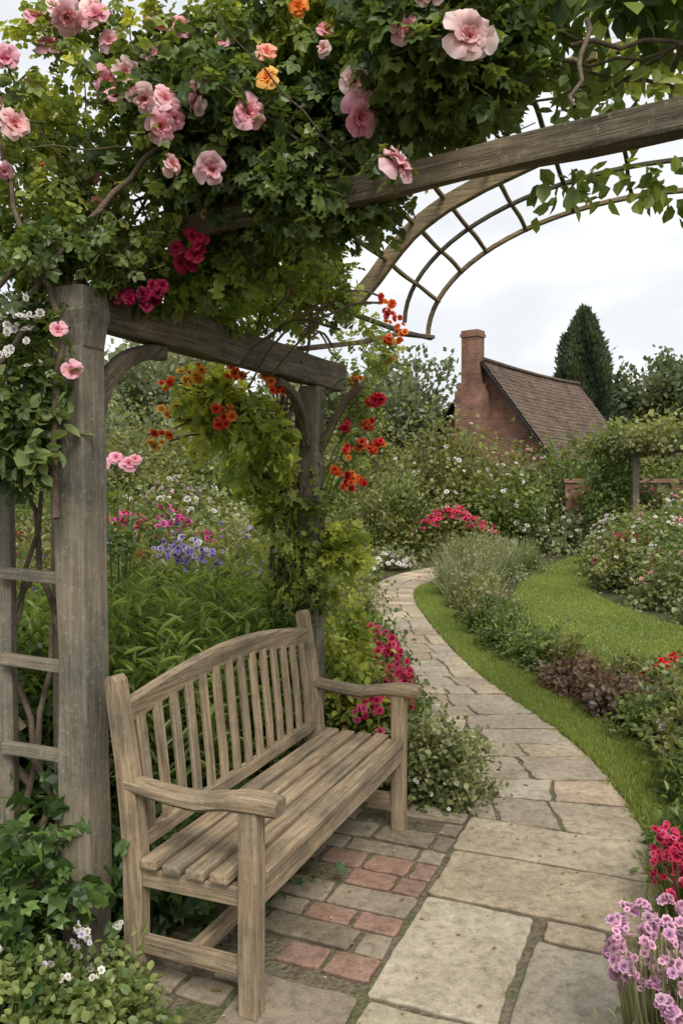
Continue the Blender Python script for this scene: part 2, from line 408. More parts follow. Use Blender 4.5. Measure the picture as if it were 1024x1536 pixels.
# ------------------------------------------------------------------ carpentry
def frame(p0, p1, ref=(0, 0, 1)):
    p0 = Vector(p0); p1 = Vector(p1); x = (p1 - p0).normalized(); r = Vector(ref)
    if abs(x.dot(r)) > .98: r = Vector((0, 1, 0))
    y = r.cross(x).normalized(); z = x.cross(y)
    M = Matrix((x, y, z)).transposed().to_4x4(); M.translation = (p0 + p1) / 2
    return M, (p1 - p0).length
def board(name, p0, p1, w, h, mat, parent, ref=(0, 0, 1), bev=.004, wob=.0015):
    M, L = frame(p0, p1, ref)
    bm = bmesh.new(); bmesh.ops.create_cube(bm, size=1)
    for v in bm.verts: v.co = Vector((v.co.x * L, v.co.y * w, v.co.z * h))
    le = [e for e in bm.edges if abs((e.verts[0].co - e.verts[1].co).x) > L * .5]
    bmesh.ops.subdivide_edges(bm, edges=le, cuts=max(2, int(L / .12)), use_grid_fill=True)
    bmesh.ops.bevel(bm, geom=[e for e in bm.edges if e.calc_face_angle(0) > .5], offset=bev, segments=2, affect='EDGES', profile=.6)
    ph = rng.uniform(0, 10)
    for v in bm.verts:
        v.co.y += wob * math.sin(v.co.x * 9 + ph); v.co.z += wob * math.sin(v.co.x * 7 + ph * 2 + v.co.y * 30)
    me = bpy.data.meshes.new(name); bm.to_mesh(me); bm.free(); me.materials.append(mat)
    return mk_obj(name, me, parent, M)
def sweep(name, pts, w, h, mat, parent, side=None, ch=.005):
    M, L = frame(pts[0], pts[-1]); Mi = M.inverted()
    P = [Vector(p) for p in pts]; n = len(P)
    W = w if hasattr(w, '__len__') else [w] * n; H = h if hasattr(h, '__len__') else [h] * n
    side = Vector(side).normalized()
    bm = bmesh.new(); rings = []
    for i, p in enumerate(P):
        t = (P[min(i + 1, n - 1)] - P[max(i - 1, 0)]).normalized()
        up = t.cross(side).normalized(); a = W[i] / 2; b = H[i] / 2
        sec = [(-a + ch, -b), (a - ch, -b), (a, -b + ch), (a, b - ch), (a - ch, b), (-a + ch, b), (-a, b - ch), (-a, -b + ch)]
        rings.append([bm.verts.new(Mi @ (p + side * s + up * u)) for s, u in sec])
    for i in range(n - 1):
        for j in range(8):
            k = (j + 1) % 8
            bm.faces.new((rings[i][j], rings[i][k], rings[i + 1][k], rings[i + 1][j]))
    bm.faces.new(rings[0][::-1]); bm.faces.new(rings[-1])
    bmesh.ops.recalc_face_normals(bm, faces=bm.faces)
    me = bpy.data.meshes.new(name); bm.to_mesh(me); bm.free(); me.materials.append(mat)
    return mk_obj(name, me, parent, M)

E = np.array([.3824, .924]); Mv = np.array([.924, -.3824])
O = np.array([-.2715, 2.389])
# ------------------------------------------------------------------ bench
bench = empty('garden_bench', (O[0], O[1], 0), math.atan2(E[1], E[0]))
Lb = 1.407
for i, x in enumerate((0, Lb)):
    board(f'front_leg_{i}', (x, 0, 0), (x, 0, .635), .062, .062, M_BENCH, bench, ref=(0, 1, 0), bev=.006)
    sweep(f'back_leg_{i}', [(x, .42, 0), (x, .42, .2), (x, .42, .40), (x, .432, .55), (x, .452, .72), (x, .478, .88), (x, .492, .975), (x, .495, .99)],
          .06, [.07, .07, .075, .07, .066, .062, .058, .035], M_BENCH, bench, side=(1, 0, 0), ch=.008)
    pts = [(x, .447 - t * .545, .650 + (-.024 * math.sin(t * math.pi * .9) if t < .75 else -.024 * math.sin(.75 * math.pi * .9) * (1 - t) * 4) + (.020 * math.sin((t - .5) * 2 * math.pi) if t > .5 else 0)) for t in np.linspace(0, 1, 17)]
    sweep(f'armrest_{i}', pts, [.062 + .024 * math.sin(t * 2.6) for t in np.linspace(0, 1, 17)], [.044] * 12 + [.05, .054, .056, .056, .05], M_BENCH, bench, side=(1, 0, 0), ch=.012)
    board(f'side_stretcher_{i}', (x, .032, .135), (x, .385, .135), .034, .052, M_BENCH, bench)
    board(f'seat_end_rail_{i}', (x, .032, .362), (x, .383, .356), .036, .06, M_BENCH, bench)
board('centre_stretcher', (.018, .21, .135), (Lb - .018, .21, .135), .04, .05, M_BENCH, bench)
board('front_apron', (.032, -.008, .362), (Lb - .032, -.008, .362), .030, .078, M_BENCH, bench)
board('seat_slat_0', (.034, .003, .418), (Lb - .034, .003, .418), .078, .028, M_BENCH, bench, bev=.007)
ys = [.093, .179, .264, .347]
zs = [.413, .408, .407, .411]
for i, (y, z) in enumerate(zip(ys, zs)):
    board(f'seat_slat_{i+1}', (-.036 - rng.uniform(0, .006), y, z), (Lb + .036, y, z), .066, .03, M_BENCH, bench, bev=.008)
top = [(x, .472, .868 + .068 * math.sin(math.pi * (x - .03) / (Lb - .06))) for x in np.linspace(.03, Lb - .03, 25)]
sweep('top_rail', top, [.036] * 25, [.088] * 25, M_BENCH, bench, side=(0, 1, .15), ch=.007)
board('lower_back_rail', (.03, .425, .45), (Lb - .03, .425, .45), .032, .05, M_BENCH, bench)
for i in range(14):
    x = .085 + i * (Lb - .17) / 13
    zt = .838 + .068 * math.sin(math.pi * (x - .03) / (Lb - .06))
    sweep(f'back_slat_{i}', [(x, .424, .47), (x, .431, .58), (x, .446, .72), (x, .464, zt)], .046, .017, M_BENCH, bench, side=(1, 0, 0), ch=.004)

# ------------------------------------------------------------------ pergola
perg = empty('wooden_pergola')
P1 = np.array([-.857, 2.66]); P2 = P1 + E * 1.827
def al(t, z, off=0.0):
    q = P1 + E * t + Mv * off; return (q[0], q[1], z)
board('post_1', al(0, -.03), al(0, 2.115), .118, .118, M_POST, perg, ref=(E[0], E[1], 0), bev=.008, wob=.003)
sweep('post_cap', [al(0, 2.05), al(0, 2.12), al(0, 2.16), al(0, 2.24)], [.12, .135, .15, .13], [.12, .135, .15, .13], M_POST, perg, side=(E[0], E[1], 0), ch=.01)
board('post_2', (P2[0], P2[1], -.03), (P2[0], P2[1], 2.12), .104, .104, M_POST, perg, ref=(E[0], E[1], 0), bev=.008, wob=.003)
board('side_beam', al(.085, 2.20), al(2.22, 2.205), .09, .15, M_BEAM, perg, bev=.009, wob=.004)
def arc(t0, t1, z0, z1, n=12):
    return [al(t0 + (t1 - t0) * (1 - math.cos(a)), z0 + (z1 - z0) * math.sin(a)) for a in np.linspace(0, math.pi / 2, n)]
nrm = (Mv[0], Mv[1], 0)
sweep('curved_brace_1', arc(.075, .46, 1.80, 2.10), .05, .055, M_BEAM, perg, side=nrm, ch=.006)
sweep('curved_brace_2', arc(1.76, 1.40, 1.80, 2.10), .045, .045, M_BEAM, perg, side=nrm, ch=.006)
sweep('curved_brace_3', [(P2[0] + Mv[0] * a, P2[1] + Mv[1] * a, z) for a, z in [(.05, 1.78), (.12, 1.92), (.19, 2.03), (.28, 2.12)]], .04, .035, M_BEAM, perg, side=(E[0], E[1], 0))
board('cross_beam', (-1.15, 3.235, 2.5), (1.22, 1.745, 2.5), .055, .082, M_BEAM, perg, bev=.009, wob=.006)
board('beam_riser', (-.72, 2.99, 2.27), (-.72, 2.99, 2.455), .06, .06, M_BEAM, perg)
board('far_right_post', (1.13, 1.80, -.03), (1.13, 1.80, 2.455), .12, .12, M_POST, perg)
board('left_beam_post', (-1.1, 3.2, -.03), (-1.1, 3.2, 2.455), .08, .08, M_POST, perg)
BASE = np.array([.69, 6.5])
def ap(k, s, z): q = BASE - E * k + Mv * s; return (q[0], q[1], z)
def zell(s): return 2.77 + .9 * math.sqrt(max(0, 1 - ((1.7 - s) / 1.7)**2))
def zwood(s):
    s2 = s if s <= 1.7 else 3.4 - s
    return float(np.interp(s2, [-.235, .01, .12, .266, .45, .71, 1.1, 1.7], [2.705, 2.954, 3.09, 3.235, 3.35, 3.457, 3.585, 3.66]))
S = [1.7 - 1.7 * math.cos(a) for a in np.linspace(0, math.pi, 40)]
Sw = list(np.linspace(-.235, 3.635, 50))
ax = (E[0], E[1], 0)
sweep('arch_rib_0', [ap(0, s, zell(s)) for s in S], .034, .034, M_ARCH, perg, side=ax, ch=.006)
sweep('arch_rib_1', [ap(.60, s, zell(s)) for s in S], .028, .028, M_IRON, perg, side=ax, ch=.005)
sweep('arch_rib_2', [ap(1.24, s, zwood(s)) for s in Sw], .05, .105, M_ARCH, perg, side=ax)
sweep('arch_rib_3', [ap(2.2, s, zwood(s)) for s in Sw], .035, .05, M_ARCH, perg, side=ax)
sweep('arch_rib_4', [ap(2.9, s, zell(s)) for s in S], .03, .03, M_IRON, perg, side=ax)
sweep('arch_rib_5', [ap(3.5, s, zell(s)) for s in S], .03, .03, M_IRON, perg, side=ax)
for i, s in enumerate([.08, .27, .47, .77, 1.12, 1.52, 1.9, 2.3, 2.7, 3.1]):
    z = zell(s)
    board(f'arch_rung_{i}', ap(-.03, s, z), ap(3.55, s, z + .02), .026, .022, M_ARCH if i < 4 else M_IRON, perg, bev=.004, wob=.004)
sweep('purlin', [(-.45, 3.9, 2.62), (-.22, 4.3, 2.62), (.1, 5.05, 2.64), (.42, 5.8, 2.68), (.72, 6.55, 2.76)], .03, .03, M_IRON, perg, side=nrm)
sweep('strut', [(-.22, 4.4, 2.33), (.12, 5.2, 2.50), (.42, 6.0, 2.70), (.72, 6.52, 2.765)], .06, .03, M_ARCH, perg, side=nrm)
for k in (0, 1.24, 2.2, 3.5):
    q = ap(k, 3.42, 0); board(f'right_post_{k}', (q[0], q[1], -.03), (q[0], q[1], 2.85), .1, .1, M_POST, perg)

# ------------------------------------------------------------------ trellis
tre = empty('trellis_fence')
tx0, tx1, ty = -1.175, -.93, 2.80
board('end_post', (tx0, ty + .02, -.03), (tx0, ty + .02, 1.62), .05, .05, M_POST, tre)
board('outer_post', (tx0 - .7, ty + .22, -.03), (tx0 - .7, ty + .22, 1.62), .07, .07, M_POST, tre)
for i, z in enumerate((1.30, 1.0, .69, .39)):
    board(f'rail_{i}', (tx0, ty - .02, z), (tx1 + .02, ty - .10, z - .012), .03, .04, M_POST, tre)
    board(f'rail_outer_{i}', (tx0 - .72, ty + .18, z), (tx0 - .02, ty, z), .03, .04, M_POST, tre)
B = Builder()
for i in range(22):
    x = rng.uniform(tx0 - .5, tx1 + .02); dx = rng.choice([-1, 1]) * rng.uniform(.15, .4)
    z0, z1 = rng.uniform(-.03, .8), rng.uniform(1.2, 1.75)
    t = np.linspace(0, 1, 9)
    pts = np.stack([np.clip(x + dx * t, -2.2, tx1 + .02) + rng.normal(0, .014, 9), ty + .05 + rng.normal(0, .01, 9), z0 + (z1 - z0) * t], 1)
    B.tube(pts, np.linspace(.016, .008, 9), 6)
B.build('woven_twigs', tre)

# ------------------------------------------------------------------ ground, path, lawn
def sheet(name, poly, z, mat, sub=0):
    bm = bmesh.new(); vs = [bm.verts.new((x, y, z)) for x, y in poly]; bm.faces.new(vs)
    bmesh.ops.triangulate(bm, faces=bm.faces)
    me = bpy.data.meshes.new(name); bm.to_mesh(me); bm.free(); me.materials.append(mat)
    return mk_obj(name, me)
sheet('ground', [(-300, -100), (300, -100), (300, 500), (-300, 500)], -.035, M_SOIL)
Lp = np.array([(.46, 3.90), (.5, 4.5), (.55, 5.1), (.60, 5.88), (.58, 6.95), (.46, 8.47), (.37, 10.6), (.45, 12.3), (.86, 13.7), (1.43, 14.7), (2.3, 15.6), (3.4, 16.4)])
Rp = np.array([(1.40, 3.52), (1.47, 4.4), (1.43, 5.1), (1.28, 5.88), (1.12, 6.95), (1.02, 8.47), (.97, 10.5), (1.06, 11.9), (1.42, 12.9), (1.92, 13.8), (2.6, 14.6), (3.6, 15.3)])
def dens(a, m=24):
    t = np.arange(len(a)); tt = np.linspace(0, len(a) - 1, m * len(a))
    out = np.stack([np.interp(tt, t, a[:, i]) for i in (0, 1)], 1)
    k = np.ones(21) / 21
    pad = np.pad(out, ((10, 10), (0, 0)), 'edge')
    sm = np.stack([np.convolve(pad[:, i], k, 'valid') for i in (0, 1)], 1)
    sm[:6] = out[:6]; return sm
Ld, Rd = dens(Lp), dens(Rp)
def lw(l, w): q = O + E * l + Mv * w; return (q[0], q[1])
bedpoly = [tuple(p) for p in Ld] + [tuple(p) for p in Rd[::-1]]
sheet('path_bedding', bedpoly, -.009, M_JOINT)
sheet('terrace_bedding', [lw(-.9, -.62), lw(-.9, 1.35), lw(.4, 1.28), lw(1.68, 1.16), lw(1.80, .2), lw(1.76, -.42), lw(.6, -.52)], -.013, M_JOINT)

slabs = {'v': [], 'f': [], 'c': []}
def slab(pts, col, gap=.007, zt=None, jit=.004):
    pts = np.asarray(pts, float); c = pts.mean(0)
    zt = rng.uniform(-.003, .004) if zt is None else zt
    tilt = rng.normal(0, .004, 2)
    n = len(pts); ring = []
    for i in range(n):
        a, b = pts[i], pts[(i + 1) % n]
        L = np.linalg.norm(b - a); m = max(4, int(L / .04))
        nv = np.array([-(b - a)[1], (b - a)[0]]) / max(L, 1e-6)
        if np.dot(c - a, nv) < 0: nv = -nv
        cr = min(.018, L * .09) / L
        ts = np.linspace(cr, 1 - cr, m)
        ph = rng.uniform(0, 6)
        for t in ts:
            ring.append(a + (b - a) * t + nv * (gap + jit * (math.sin(t * 7 + ph) * .7 + rng.normal() * .55)))
    ring = np.array(ring); m = len(ring); base = len(slabs['v'])
    def z(p, dz): return zt + dz + (p[0] - c[0]) * tilt[0] + (p[1] - c[1]) * tilt[1]
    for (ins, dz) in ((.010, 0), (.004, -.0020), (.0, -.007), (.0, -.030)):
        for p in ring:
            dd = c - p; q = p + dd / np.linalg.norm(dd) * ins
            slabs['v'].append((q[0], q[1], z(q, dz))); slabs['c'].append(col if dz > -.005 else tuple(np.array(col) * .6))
    slabs['f'].append([base + i for i in range(m)])
    for r in range(3):
        for i in range(m):
            j = (i + 1) % m
            slabs['f'].append([base + r * m + i, base + (r + 1) * m + i, base + (r + 1) * m + j, base + r * m + j])
def scol():
    b = np.array([(.40, .335, .245), (.355, .31, .245), (.43, .365, .265), (.33, .28, .215), (.385, .305, .225)][rng.integers(5)])
    return tuple(b * rng.uniform(.88, 1.12))
def bcol(): return tuple(np.array((.265, .165, .125)) * rng.uniform(.8, 1.15) + rng.uniform(0, .03))
def gcol(): return tuple(np.array((.265, .225, .17)) * rng.uniform(.8, 1.15))
def R4(l0, l1, w0, w1, col, j=.008, **k):
    q = [np.array(lw(l, w)) + rng.normal(0, j, 2) * .6 for l, w in ((l0, w0), (l1, w0), (l1, w1), (l0, w1))]
    slab(q, col, **k)
R4(.215, .875, .285, .705, (.42, .375, .29))
R4(.885, 1.305, .285, 1.13, (.39, .325, .235))
R4(1.315, 1.675, .27, 1.09, (.39, .335, .25))
R4(.74, .875, .745, .965, (.36, .30, .22))
R4(.10, .73, .725, 1.06, (.32, .29, .23))
R4(.55, .93, 1.07, 1.30, scol()); R4(.10, .54, 1.07, 1.32, scol())
R4(-.45, .205, .29, .70, (.38, .34, .25)); R4(-.45, .09, .71, 1.25, scol())
R4(-.45, .205, -.10, .28, gcol()); R4(-.9, -.46, -.1, .6, scol()); R4(-.9, -.46, .61, 1.25, scol())
l = -.30
ri = 0
while l < 1.62:
    hgt = [.135, .145, .12, .16][ri % 4]; w = -.46 + rng.uniform(-.05, .05)
    kind = [0, 1, 1, 2, 1, 0, 1, 2, 1, 1, 2, 0, 2, 2, 2][ri % 15]
    while w < .24:
        ww = rng.uniform(.165, .21) if kind == 1 else rng.uniform(.24, .42)
        w1 = min(w + ww, .272)
        if .272 - w1 < .07: w1 = .272
        if l < .2 and w > -.12: break
        if l < .2: w1 = min(w1, -.11)
        red = (kind == 1 and -.28 < w < .25 and rng.random() < .7)
        if not (w < -.22 and rng.random() < .4):
            R4(l, l + hgt, w, w1, bcol() if red else gcol(), j=.004, gap=.006, jit=.003)
        w = w1 + .003
    l += hgt + .004; ri += 1
for (a, b) in ((-.25, .05), (.05, .27)): R4(1.60, 1.72, a, b, scol())
arc_len = np.concatenate([[0], np.cumsum(np.linalg.norm(np.diff((Ld + Rd) / 2, axis=0), axis=1))])
def edge(arr, s): return np.array([np.interp(s, arc_len, arr[:, 0]), np.interp(s, arc_len, arr[:, 1])])
s = .0; skew = 0.0
while s < arc_len[-1] - .3:
    st = rng.uniform(.22, .46); s1 = min(s + st, arc_len[-1]); sk1 = rng.uniform(-.10, .10)
    cuts = [[0, .38, 1], [0, .6, 1], [0, .28, .66, 1], [0, .5, 1], [0, .2, .62, 1]][rng.integers(5)]
    cuts = [c + (rng.uniform(-.08, .08) if 0 < c < 1 else 0) for c in cuts]
    a0, b0, a1, b1 = edge(Ld, s - skew if s > 0 else s), edge(Rd, s + skew), edge(Ld, s1 - sk1), edge(Rd, s1 + sk1)
    sh = [0] + [rng.uniform(-.06, .06) for _ in cuts[1:-1]] + [0]
    for q in range(len(cuts) - 1):
        c0, c1 = cuts[q], cuts[q + 1]
        if rng.random() < .25 and st > .36:
            m0 = (a0 + a1) / 2 + rng.normal(0, .015, 2); m1 = (b0 + b1) / 2 + rng.normal(0, .015, 2)
            parts = [(a0, b0, m0, m1), (m0, m1, a1, b1)]
        else: parts = [(a0, b0, a1, b1)]
        for (pa, pb, qa, qb) in parts:
            slab([pa + (pb - pa) * c0, qa + (qb - qa) * (c0 + sh[q]), qa + (qb - qa) * (c1 + sh[q + 1]), pa + (pb - pa) * c1], scol(), gap=.008, jit=.007)
    s = s1; skew = sk1
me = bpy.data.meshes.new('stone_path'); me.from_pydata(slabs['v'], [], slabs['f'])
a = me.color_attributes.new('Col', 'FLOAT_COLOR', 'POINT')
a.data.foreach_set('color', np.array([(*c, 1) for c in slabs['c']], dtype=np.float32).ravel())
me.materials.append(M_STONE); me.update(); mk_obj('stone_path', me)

dirn = norm(np.gradient((Ld + Rd) / 2, axis=0)); outn = np.stack([dirn[:, 1], -dirn[:, 0]], 1)
Vo = Rd + outn * .40
vi = Rd + outn * .01
sheet('grass_verge', [tuple(p) for p in vi] + [tuple(p) for p in Vo[::-1]], -.005, M_LAWN)
lawnL = np.array([(2.6, 5.9), (2.2, 6.4), (2.0, 7.2), (1.98, 8), (2.0, 9), (2.12, 10), (2.38, 11.2), (2.75, 12.4), (3.35, 14), (4.3, 16), (5.4, 18)])
lawnR = np.array([(4.8, 5.9), (4.4, 6.6), (4.1, 7.3), (3.9, 8), (3.75, 8.8), (3.62, 9.8), (3.55, 10.8), (3.65, 11.9), (4.15, 13.6), (5.1, 15.6), (6.6, 17.2)])
LL, LR = dens(lawnL), dens(lawnR)
sheet('lawn', [tuple(p) for p in LL] + [tuple(p) for p in LR[::-1]], -.008, M_LAWN)
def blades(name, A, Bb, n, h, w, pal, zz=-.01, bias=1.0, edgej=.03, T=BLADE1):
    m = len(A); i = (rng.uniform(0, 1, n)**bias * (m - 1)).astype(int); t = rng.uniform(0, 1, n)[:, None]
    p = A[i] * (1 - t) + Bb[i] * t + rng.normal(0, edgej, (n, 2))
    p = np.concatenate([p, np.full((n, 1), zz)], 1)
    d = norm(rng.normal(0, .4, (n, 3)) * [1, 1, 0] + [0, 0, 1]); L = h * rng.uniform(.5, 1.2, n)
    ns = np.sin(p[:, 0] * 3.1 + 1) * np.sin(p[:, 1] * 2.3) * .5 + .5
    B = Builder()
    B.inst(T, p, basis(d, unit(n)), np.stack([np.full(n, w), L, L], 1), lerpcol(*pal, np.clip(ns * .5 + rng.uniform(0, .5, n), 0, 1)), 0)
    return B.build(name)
GR = ((.095, .135, .034), (.17, .21, .056))
blades('verge_grass', vi[:200], Vo[:200], 60000, .04, .006, GR, bias=1.7, edgej=.02)
blades('lawn_grass', LL, LR, 55000, .032, .014, GR, bias=1.1)
B = Builder()
for (l, w) in [(.9, .73), (.73, .72), (.2, .73), (.88, .28), (1.31, .6), (1.31, 1.0), (.1, .28), (.5, .28), (1.68, .5), (1.3, .27), (.6, 1.07), (.93, 1.1), (1.1, 1.14), (1.5, 1.1), (1.1, .9)]:
    q = lw(l, w)
    for j in range(3): tuft(B, q[0] + rng.normal(0, .03), q[1] + rng.normal(0, .03), .02, .022, 20, .004, GR, lean=.9)
idx = rng.integers(0, 130, 110)
for i in idx:
    q = (Ld if rng.random() < .4 else Rd)[i] + rng.normal(0, .02, 2)
    tuft(B, q[0], q[1], .04, .05, 18, .006, GR, lean=.8)
for i in range(80):
    l, w = rng.uniform(.5, 1.75), 1.14 + rng.normal(0, .03) + (.2 if rng.random() < .2 else 0); q = lw(l, w)
    tuft(B, q[0], q[1], .06, .08, 26, .005, GR, lean=.8)
B.build('joint_weeds')
B = Builder(); n = 130
l = rng.uniform(-.2, 1.7, n); w = rng.uniform(-.4, 1.1, n)
q = np.array([lw(a, b) for a, b in zip(l, w)]); P = np.concatenate([q, np.full((n, 1), .008)], 1)
d = unit(n) * [1, 1, .1]
B.inst(LEAF, P[:100], basis(d[:100], norm(unit(100) * .2 + [0, 0, 1])), rng.uniform(.010, .022, 100), lerpcol((.13, .09, .04), (.24, .18, .07), rng.uniform(0, 1, 100)), 0)
B.inst(LEAF, P[100:], basis(d[100:], norm(unit(30) * .2 + [0, 0, 1])), rng.uniform(.008, .014, 30), lerpcol((.7, .4, .4), (.8, .6, .58), rng.uniform(0, 1, 30)), 1)
B.build('fallen_leaves')

# ------------------------------------------------------------------ climbing plants on the pergola
def heads(pts, size, cols, sub=5, sp=.03):
    P = np.repeat(np.asarray(pts, float), sub, 0) + rng.normal(0, sp, (len(pts) * sub, 3))
    puffs(B, P, np.array([[0, -.8, .4]]) + rng.normal(0, .45, (len(P), 3)), size, cols)
B = Builder()
CA = (.034, .062, .018); CB = (.115, .16, .042)
blob(B, (-.30, 2.86, 2.86), (.50, .33, .36), 3300, .075, CA, CB, T=COMP, K=80, cs=.15)
blob(B, (-.28, 2.80, 2.80), (.50, .33, .33), 3300, .060, CA, CB, T=LOBED, K=70, cs=.15)
blob(B, (.33, 2.42, 2.88), (.28, .28, .25), 1900, .065, CA, CB, T=LOBED, K=40, cs=.15)
blob(B, (.30, 2.45, 2.92), (.30, .28, .26), 900, .085, CA, CB, T=COMP, K=30, cs=.17)
blob(B, (-.20, 3.3, 3.28), (.75, .5, .20), 1900, .080, (.12, .16, .025), (.34, .36, .06), T=COMP, K=55, cs=.13)  # yellowed leaf colour stands in for backlight through the top growth
blob(B, (-.25, 2.62, 3.12), (.5, .15, .12), 500, .07, (.10, .14, .025), (.28, .31, .06), T=COMP, K=26, cs=.2)  # sunlit look of these upper leaves is put into their yellow-green
blob(B, (-1.12, 2.95, 2.88), (.34, .4, .40), 800, .070, (.08, .12, .025), (.23, .27, .06), T=COMP, K=42, cs=.10)
blob(B, (-1.0, 2.9, 2.47), (.38, .3, .20), 1000, .066, CA, (.16, .20, .05), T=COMP, K=36, cs=.12)
blob(B, (-.46, 3.05, 2.44), (.38, .22, .17), 1100, .060, (.065, .11, .022), (.19, .24, .045), T=LOBED, K=30, cs=.15)
blob(B, (-.10, 2.58, 2.52), (.27, .10, .12), 1000, .055, CA, CB, T=LOBED, K=26, cs=.22)
blob(B, (-.72, 2.93, 2.30), (.14, .10, .08), 260, .055, CA, CB, T=LOBED, K=10, cs=.25)
blob(B, (-.55, 3.4, 2.75), (.5, .4, .3), 900, .072, CA, (.17, .21, .045), T=COMP, K=30, cs=.16)
PK = np.array([(.84, .55, .57), (.84, .48, .53), (.84, .66, .61), (.82, .44, .53), (.84, .57, .54)])
spots = [(-.864, 2.6, 3.08, .048), (-.77, 2.62, 3.08, .044), (-.80, 2.66, 3.13, .04), (-1.06, 2.6, 2.94, .045), (-1.02, 2.55, 2.72, .048), (-.576, 2.6, 3.04, .042), (-.51, 2.6, 3.04, .038),
 (-.684, 2.6, 2.90, .044), (-.746, 2.6, 2.875, .042), (-.588, 2.48, 2.767, .043), (-.53, 2.46, 2.756, .040), (-.546, 2.46, 2.68, .048), (-.425, 2.46, 2.773, .047), (-.51, 2.48, 2.71, .036),
 (-.52, 2.5, 2.58, .032), (-.39, 2.48, 2.56, .050), (-.277, 2.42, 2.70, .046), (.036, 2.36, 2.76, .044), (.043, 2.36, 2.664, .054), (.07, 2.36, 2.70, .036), (.144, 2.2, 2.462, .052),
 (.166, 2.14, 2.78, .046), (.32, 2.10, 2.745, .058), (.364, 2.12, 2.883, .052), (.227, 2.12, 2.874, .034), (-.65, 2.7, 3.03, .036), (-.95, 2.7, 3.04, .04), (-.91, 2.62, 3.11, .036), (-.98, 2.66, 3.10, .04),
 (-.60, 2.62, 2.97, .034), (-.71, 2.58, 2.82, .034), (-.36, 2.5, 2.95, .026), (-.05, 2.45, 2.9, .024), (-1.12, 2.65, 2.84, .036), (-.62, 2.5, 2.79, .03), (-.74, 2.64, 3.02, .034), (-1.07, 2.6, 2.60, .026)]
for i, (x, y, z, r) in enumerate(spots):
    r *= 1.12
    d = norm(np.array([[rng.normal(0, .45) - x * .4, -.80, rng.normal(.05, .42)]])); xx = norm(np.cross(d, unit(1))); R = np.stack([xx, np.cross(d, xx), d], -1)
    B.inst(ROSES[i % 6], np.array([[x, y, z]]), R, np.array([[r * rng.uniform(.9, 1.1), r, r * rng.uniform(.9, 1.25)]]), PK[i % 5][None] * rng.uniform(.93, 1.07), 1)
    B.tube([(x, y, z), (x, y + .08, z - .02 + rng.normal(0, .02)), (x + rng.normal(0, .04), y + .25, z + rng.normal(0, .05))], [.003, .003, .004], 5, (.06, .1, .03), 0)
    blob(B, (x, y + .06, z), (.06, .04, .06), 14, .065, CA, CB, T=COMP, K=3)
n = 46; P = np.stack([rng.uniform(-1.2, .1, n), rng.uniform(2.65, 3.0, n), rng.uniform(2.5, 3.25, n)], 1)
puffs(B, P, np.array([[0, -.8, .1]]) + rng.normal(0, .4, (n, 3)), .022, [(.8, .45, .42), (.82, .38, .3), (.85, .4, .15)])
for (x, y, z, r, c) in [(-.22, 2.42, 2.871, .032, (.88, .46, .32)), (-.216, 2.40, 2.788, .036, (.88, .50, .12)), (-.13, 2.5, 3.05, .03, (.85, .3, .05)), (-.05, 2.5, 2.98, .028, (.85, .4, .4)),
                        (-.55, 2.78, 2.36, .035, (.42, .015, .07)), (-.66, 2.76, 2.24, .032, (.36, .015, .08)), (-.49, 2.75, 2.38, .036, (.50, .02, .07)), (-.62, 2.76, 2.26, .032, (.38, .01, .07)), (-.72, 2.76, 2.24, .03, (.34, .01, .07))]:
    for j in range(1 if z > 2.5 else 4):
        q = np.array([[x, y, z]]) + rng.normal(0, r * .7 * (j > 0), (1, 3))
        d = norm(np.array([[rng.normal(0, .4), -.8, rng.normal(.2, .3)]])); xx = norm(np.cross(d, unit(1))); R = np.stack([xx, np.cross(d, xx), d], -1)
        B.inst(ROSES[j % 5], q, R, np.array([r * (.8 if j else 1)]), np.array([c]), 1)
for i in range(52):
    x0 = rng.uniform(-1.25, .2) if i < 22 else rng.uniform(-1.3, -.7); t = np.linspace(0, 1, 10)
    p0 = np.array([x0, 2.49 - .629 * (x0 - .138), rng.uniform(2.45, 2.7)]); dd = norm(rng.normal(size=3) * [1, .6, .5] + [-.3, 0, .7])
    L = rng.uniform(.35, .85)
    pts = p0 + t[:, None] * dd * L + np.stack([np.zeros(10), np.zeros(10), -.15 * t**2 * rng.uniform(-1, 1)], 1) + rng.normal(0, .006, (10, 3))
    B.tube(pts, np.linspace(rng.uniform(.004, .009), .002, 10), 6)
for (a, b, c, r) in [((-1.15, 2.6, 2.0), (-.85, 2.62, 2.45), (-.52, 2.6, 2.72), .014), ((-1.1, 2.55, 1.95), (-.9, 2.6, 2.25), (-.6, 2.8, 2.5), .011), ((-.86, 2.56, 2.1), (-1.1, 2.6, 2.5), (-1.15, 2.7, 3.05), .010), ((-.9, 2.56, 1.5), (-.96, 2.58, 2.0), (-.8, 2.7, 2.5), .014), ((-1.2, 2.6, 2.15), (-1.0, 2.55, 2.3), (-.75, 2.6, 2.48), .010)]:
    a, b, c = map(np.array, (a, b, c)); t = np.linspace(0, 1, 14)[:, None]
    B.tube(a * (1 - t)**2 + 2 * b * t * (1 - t) + c * t**2 + rng.normal(0, .004, (14, 3)), np.linspace(r, r * .6, 14), 7)
B.build('climbing_rose')

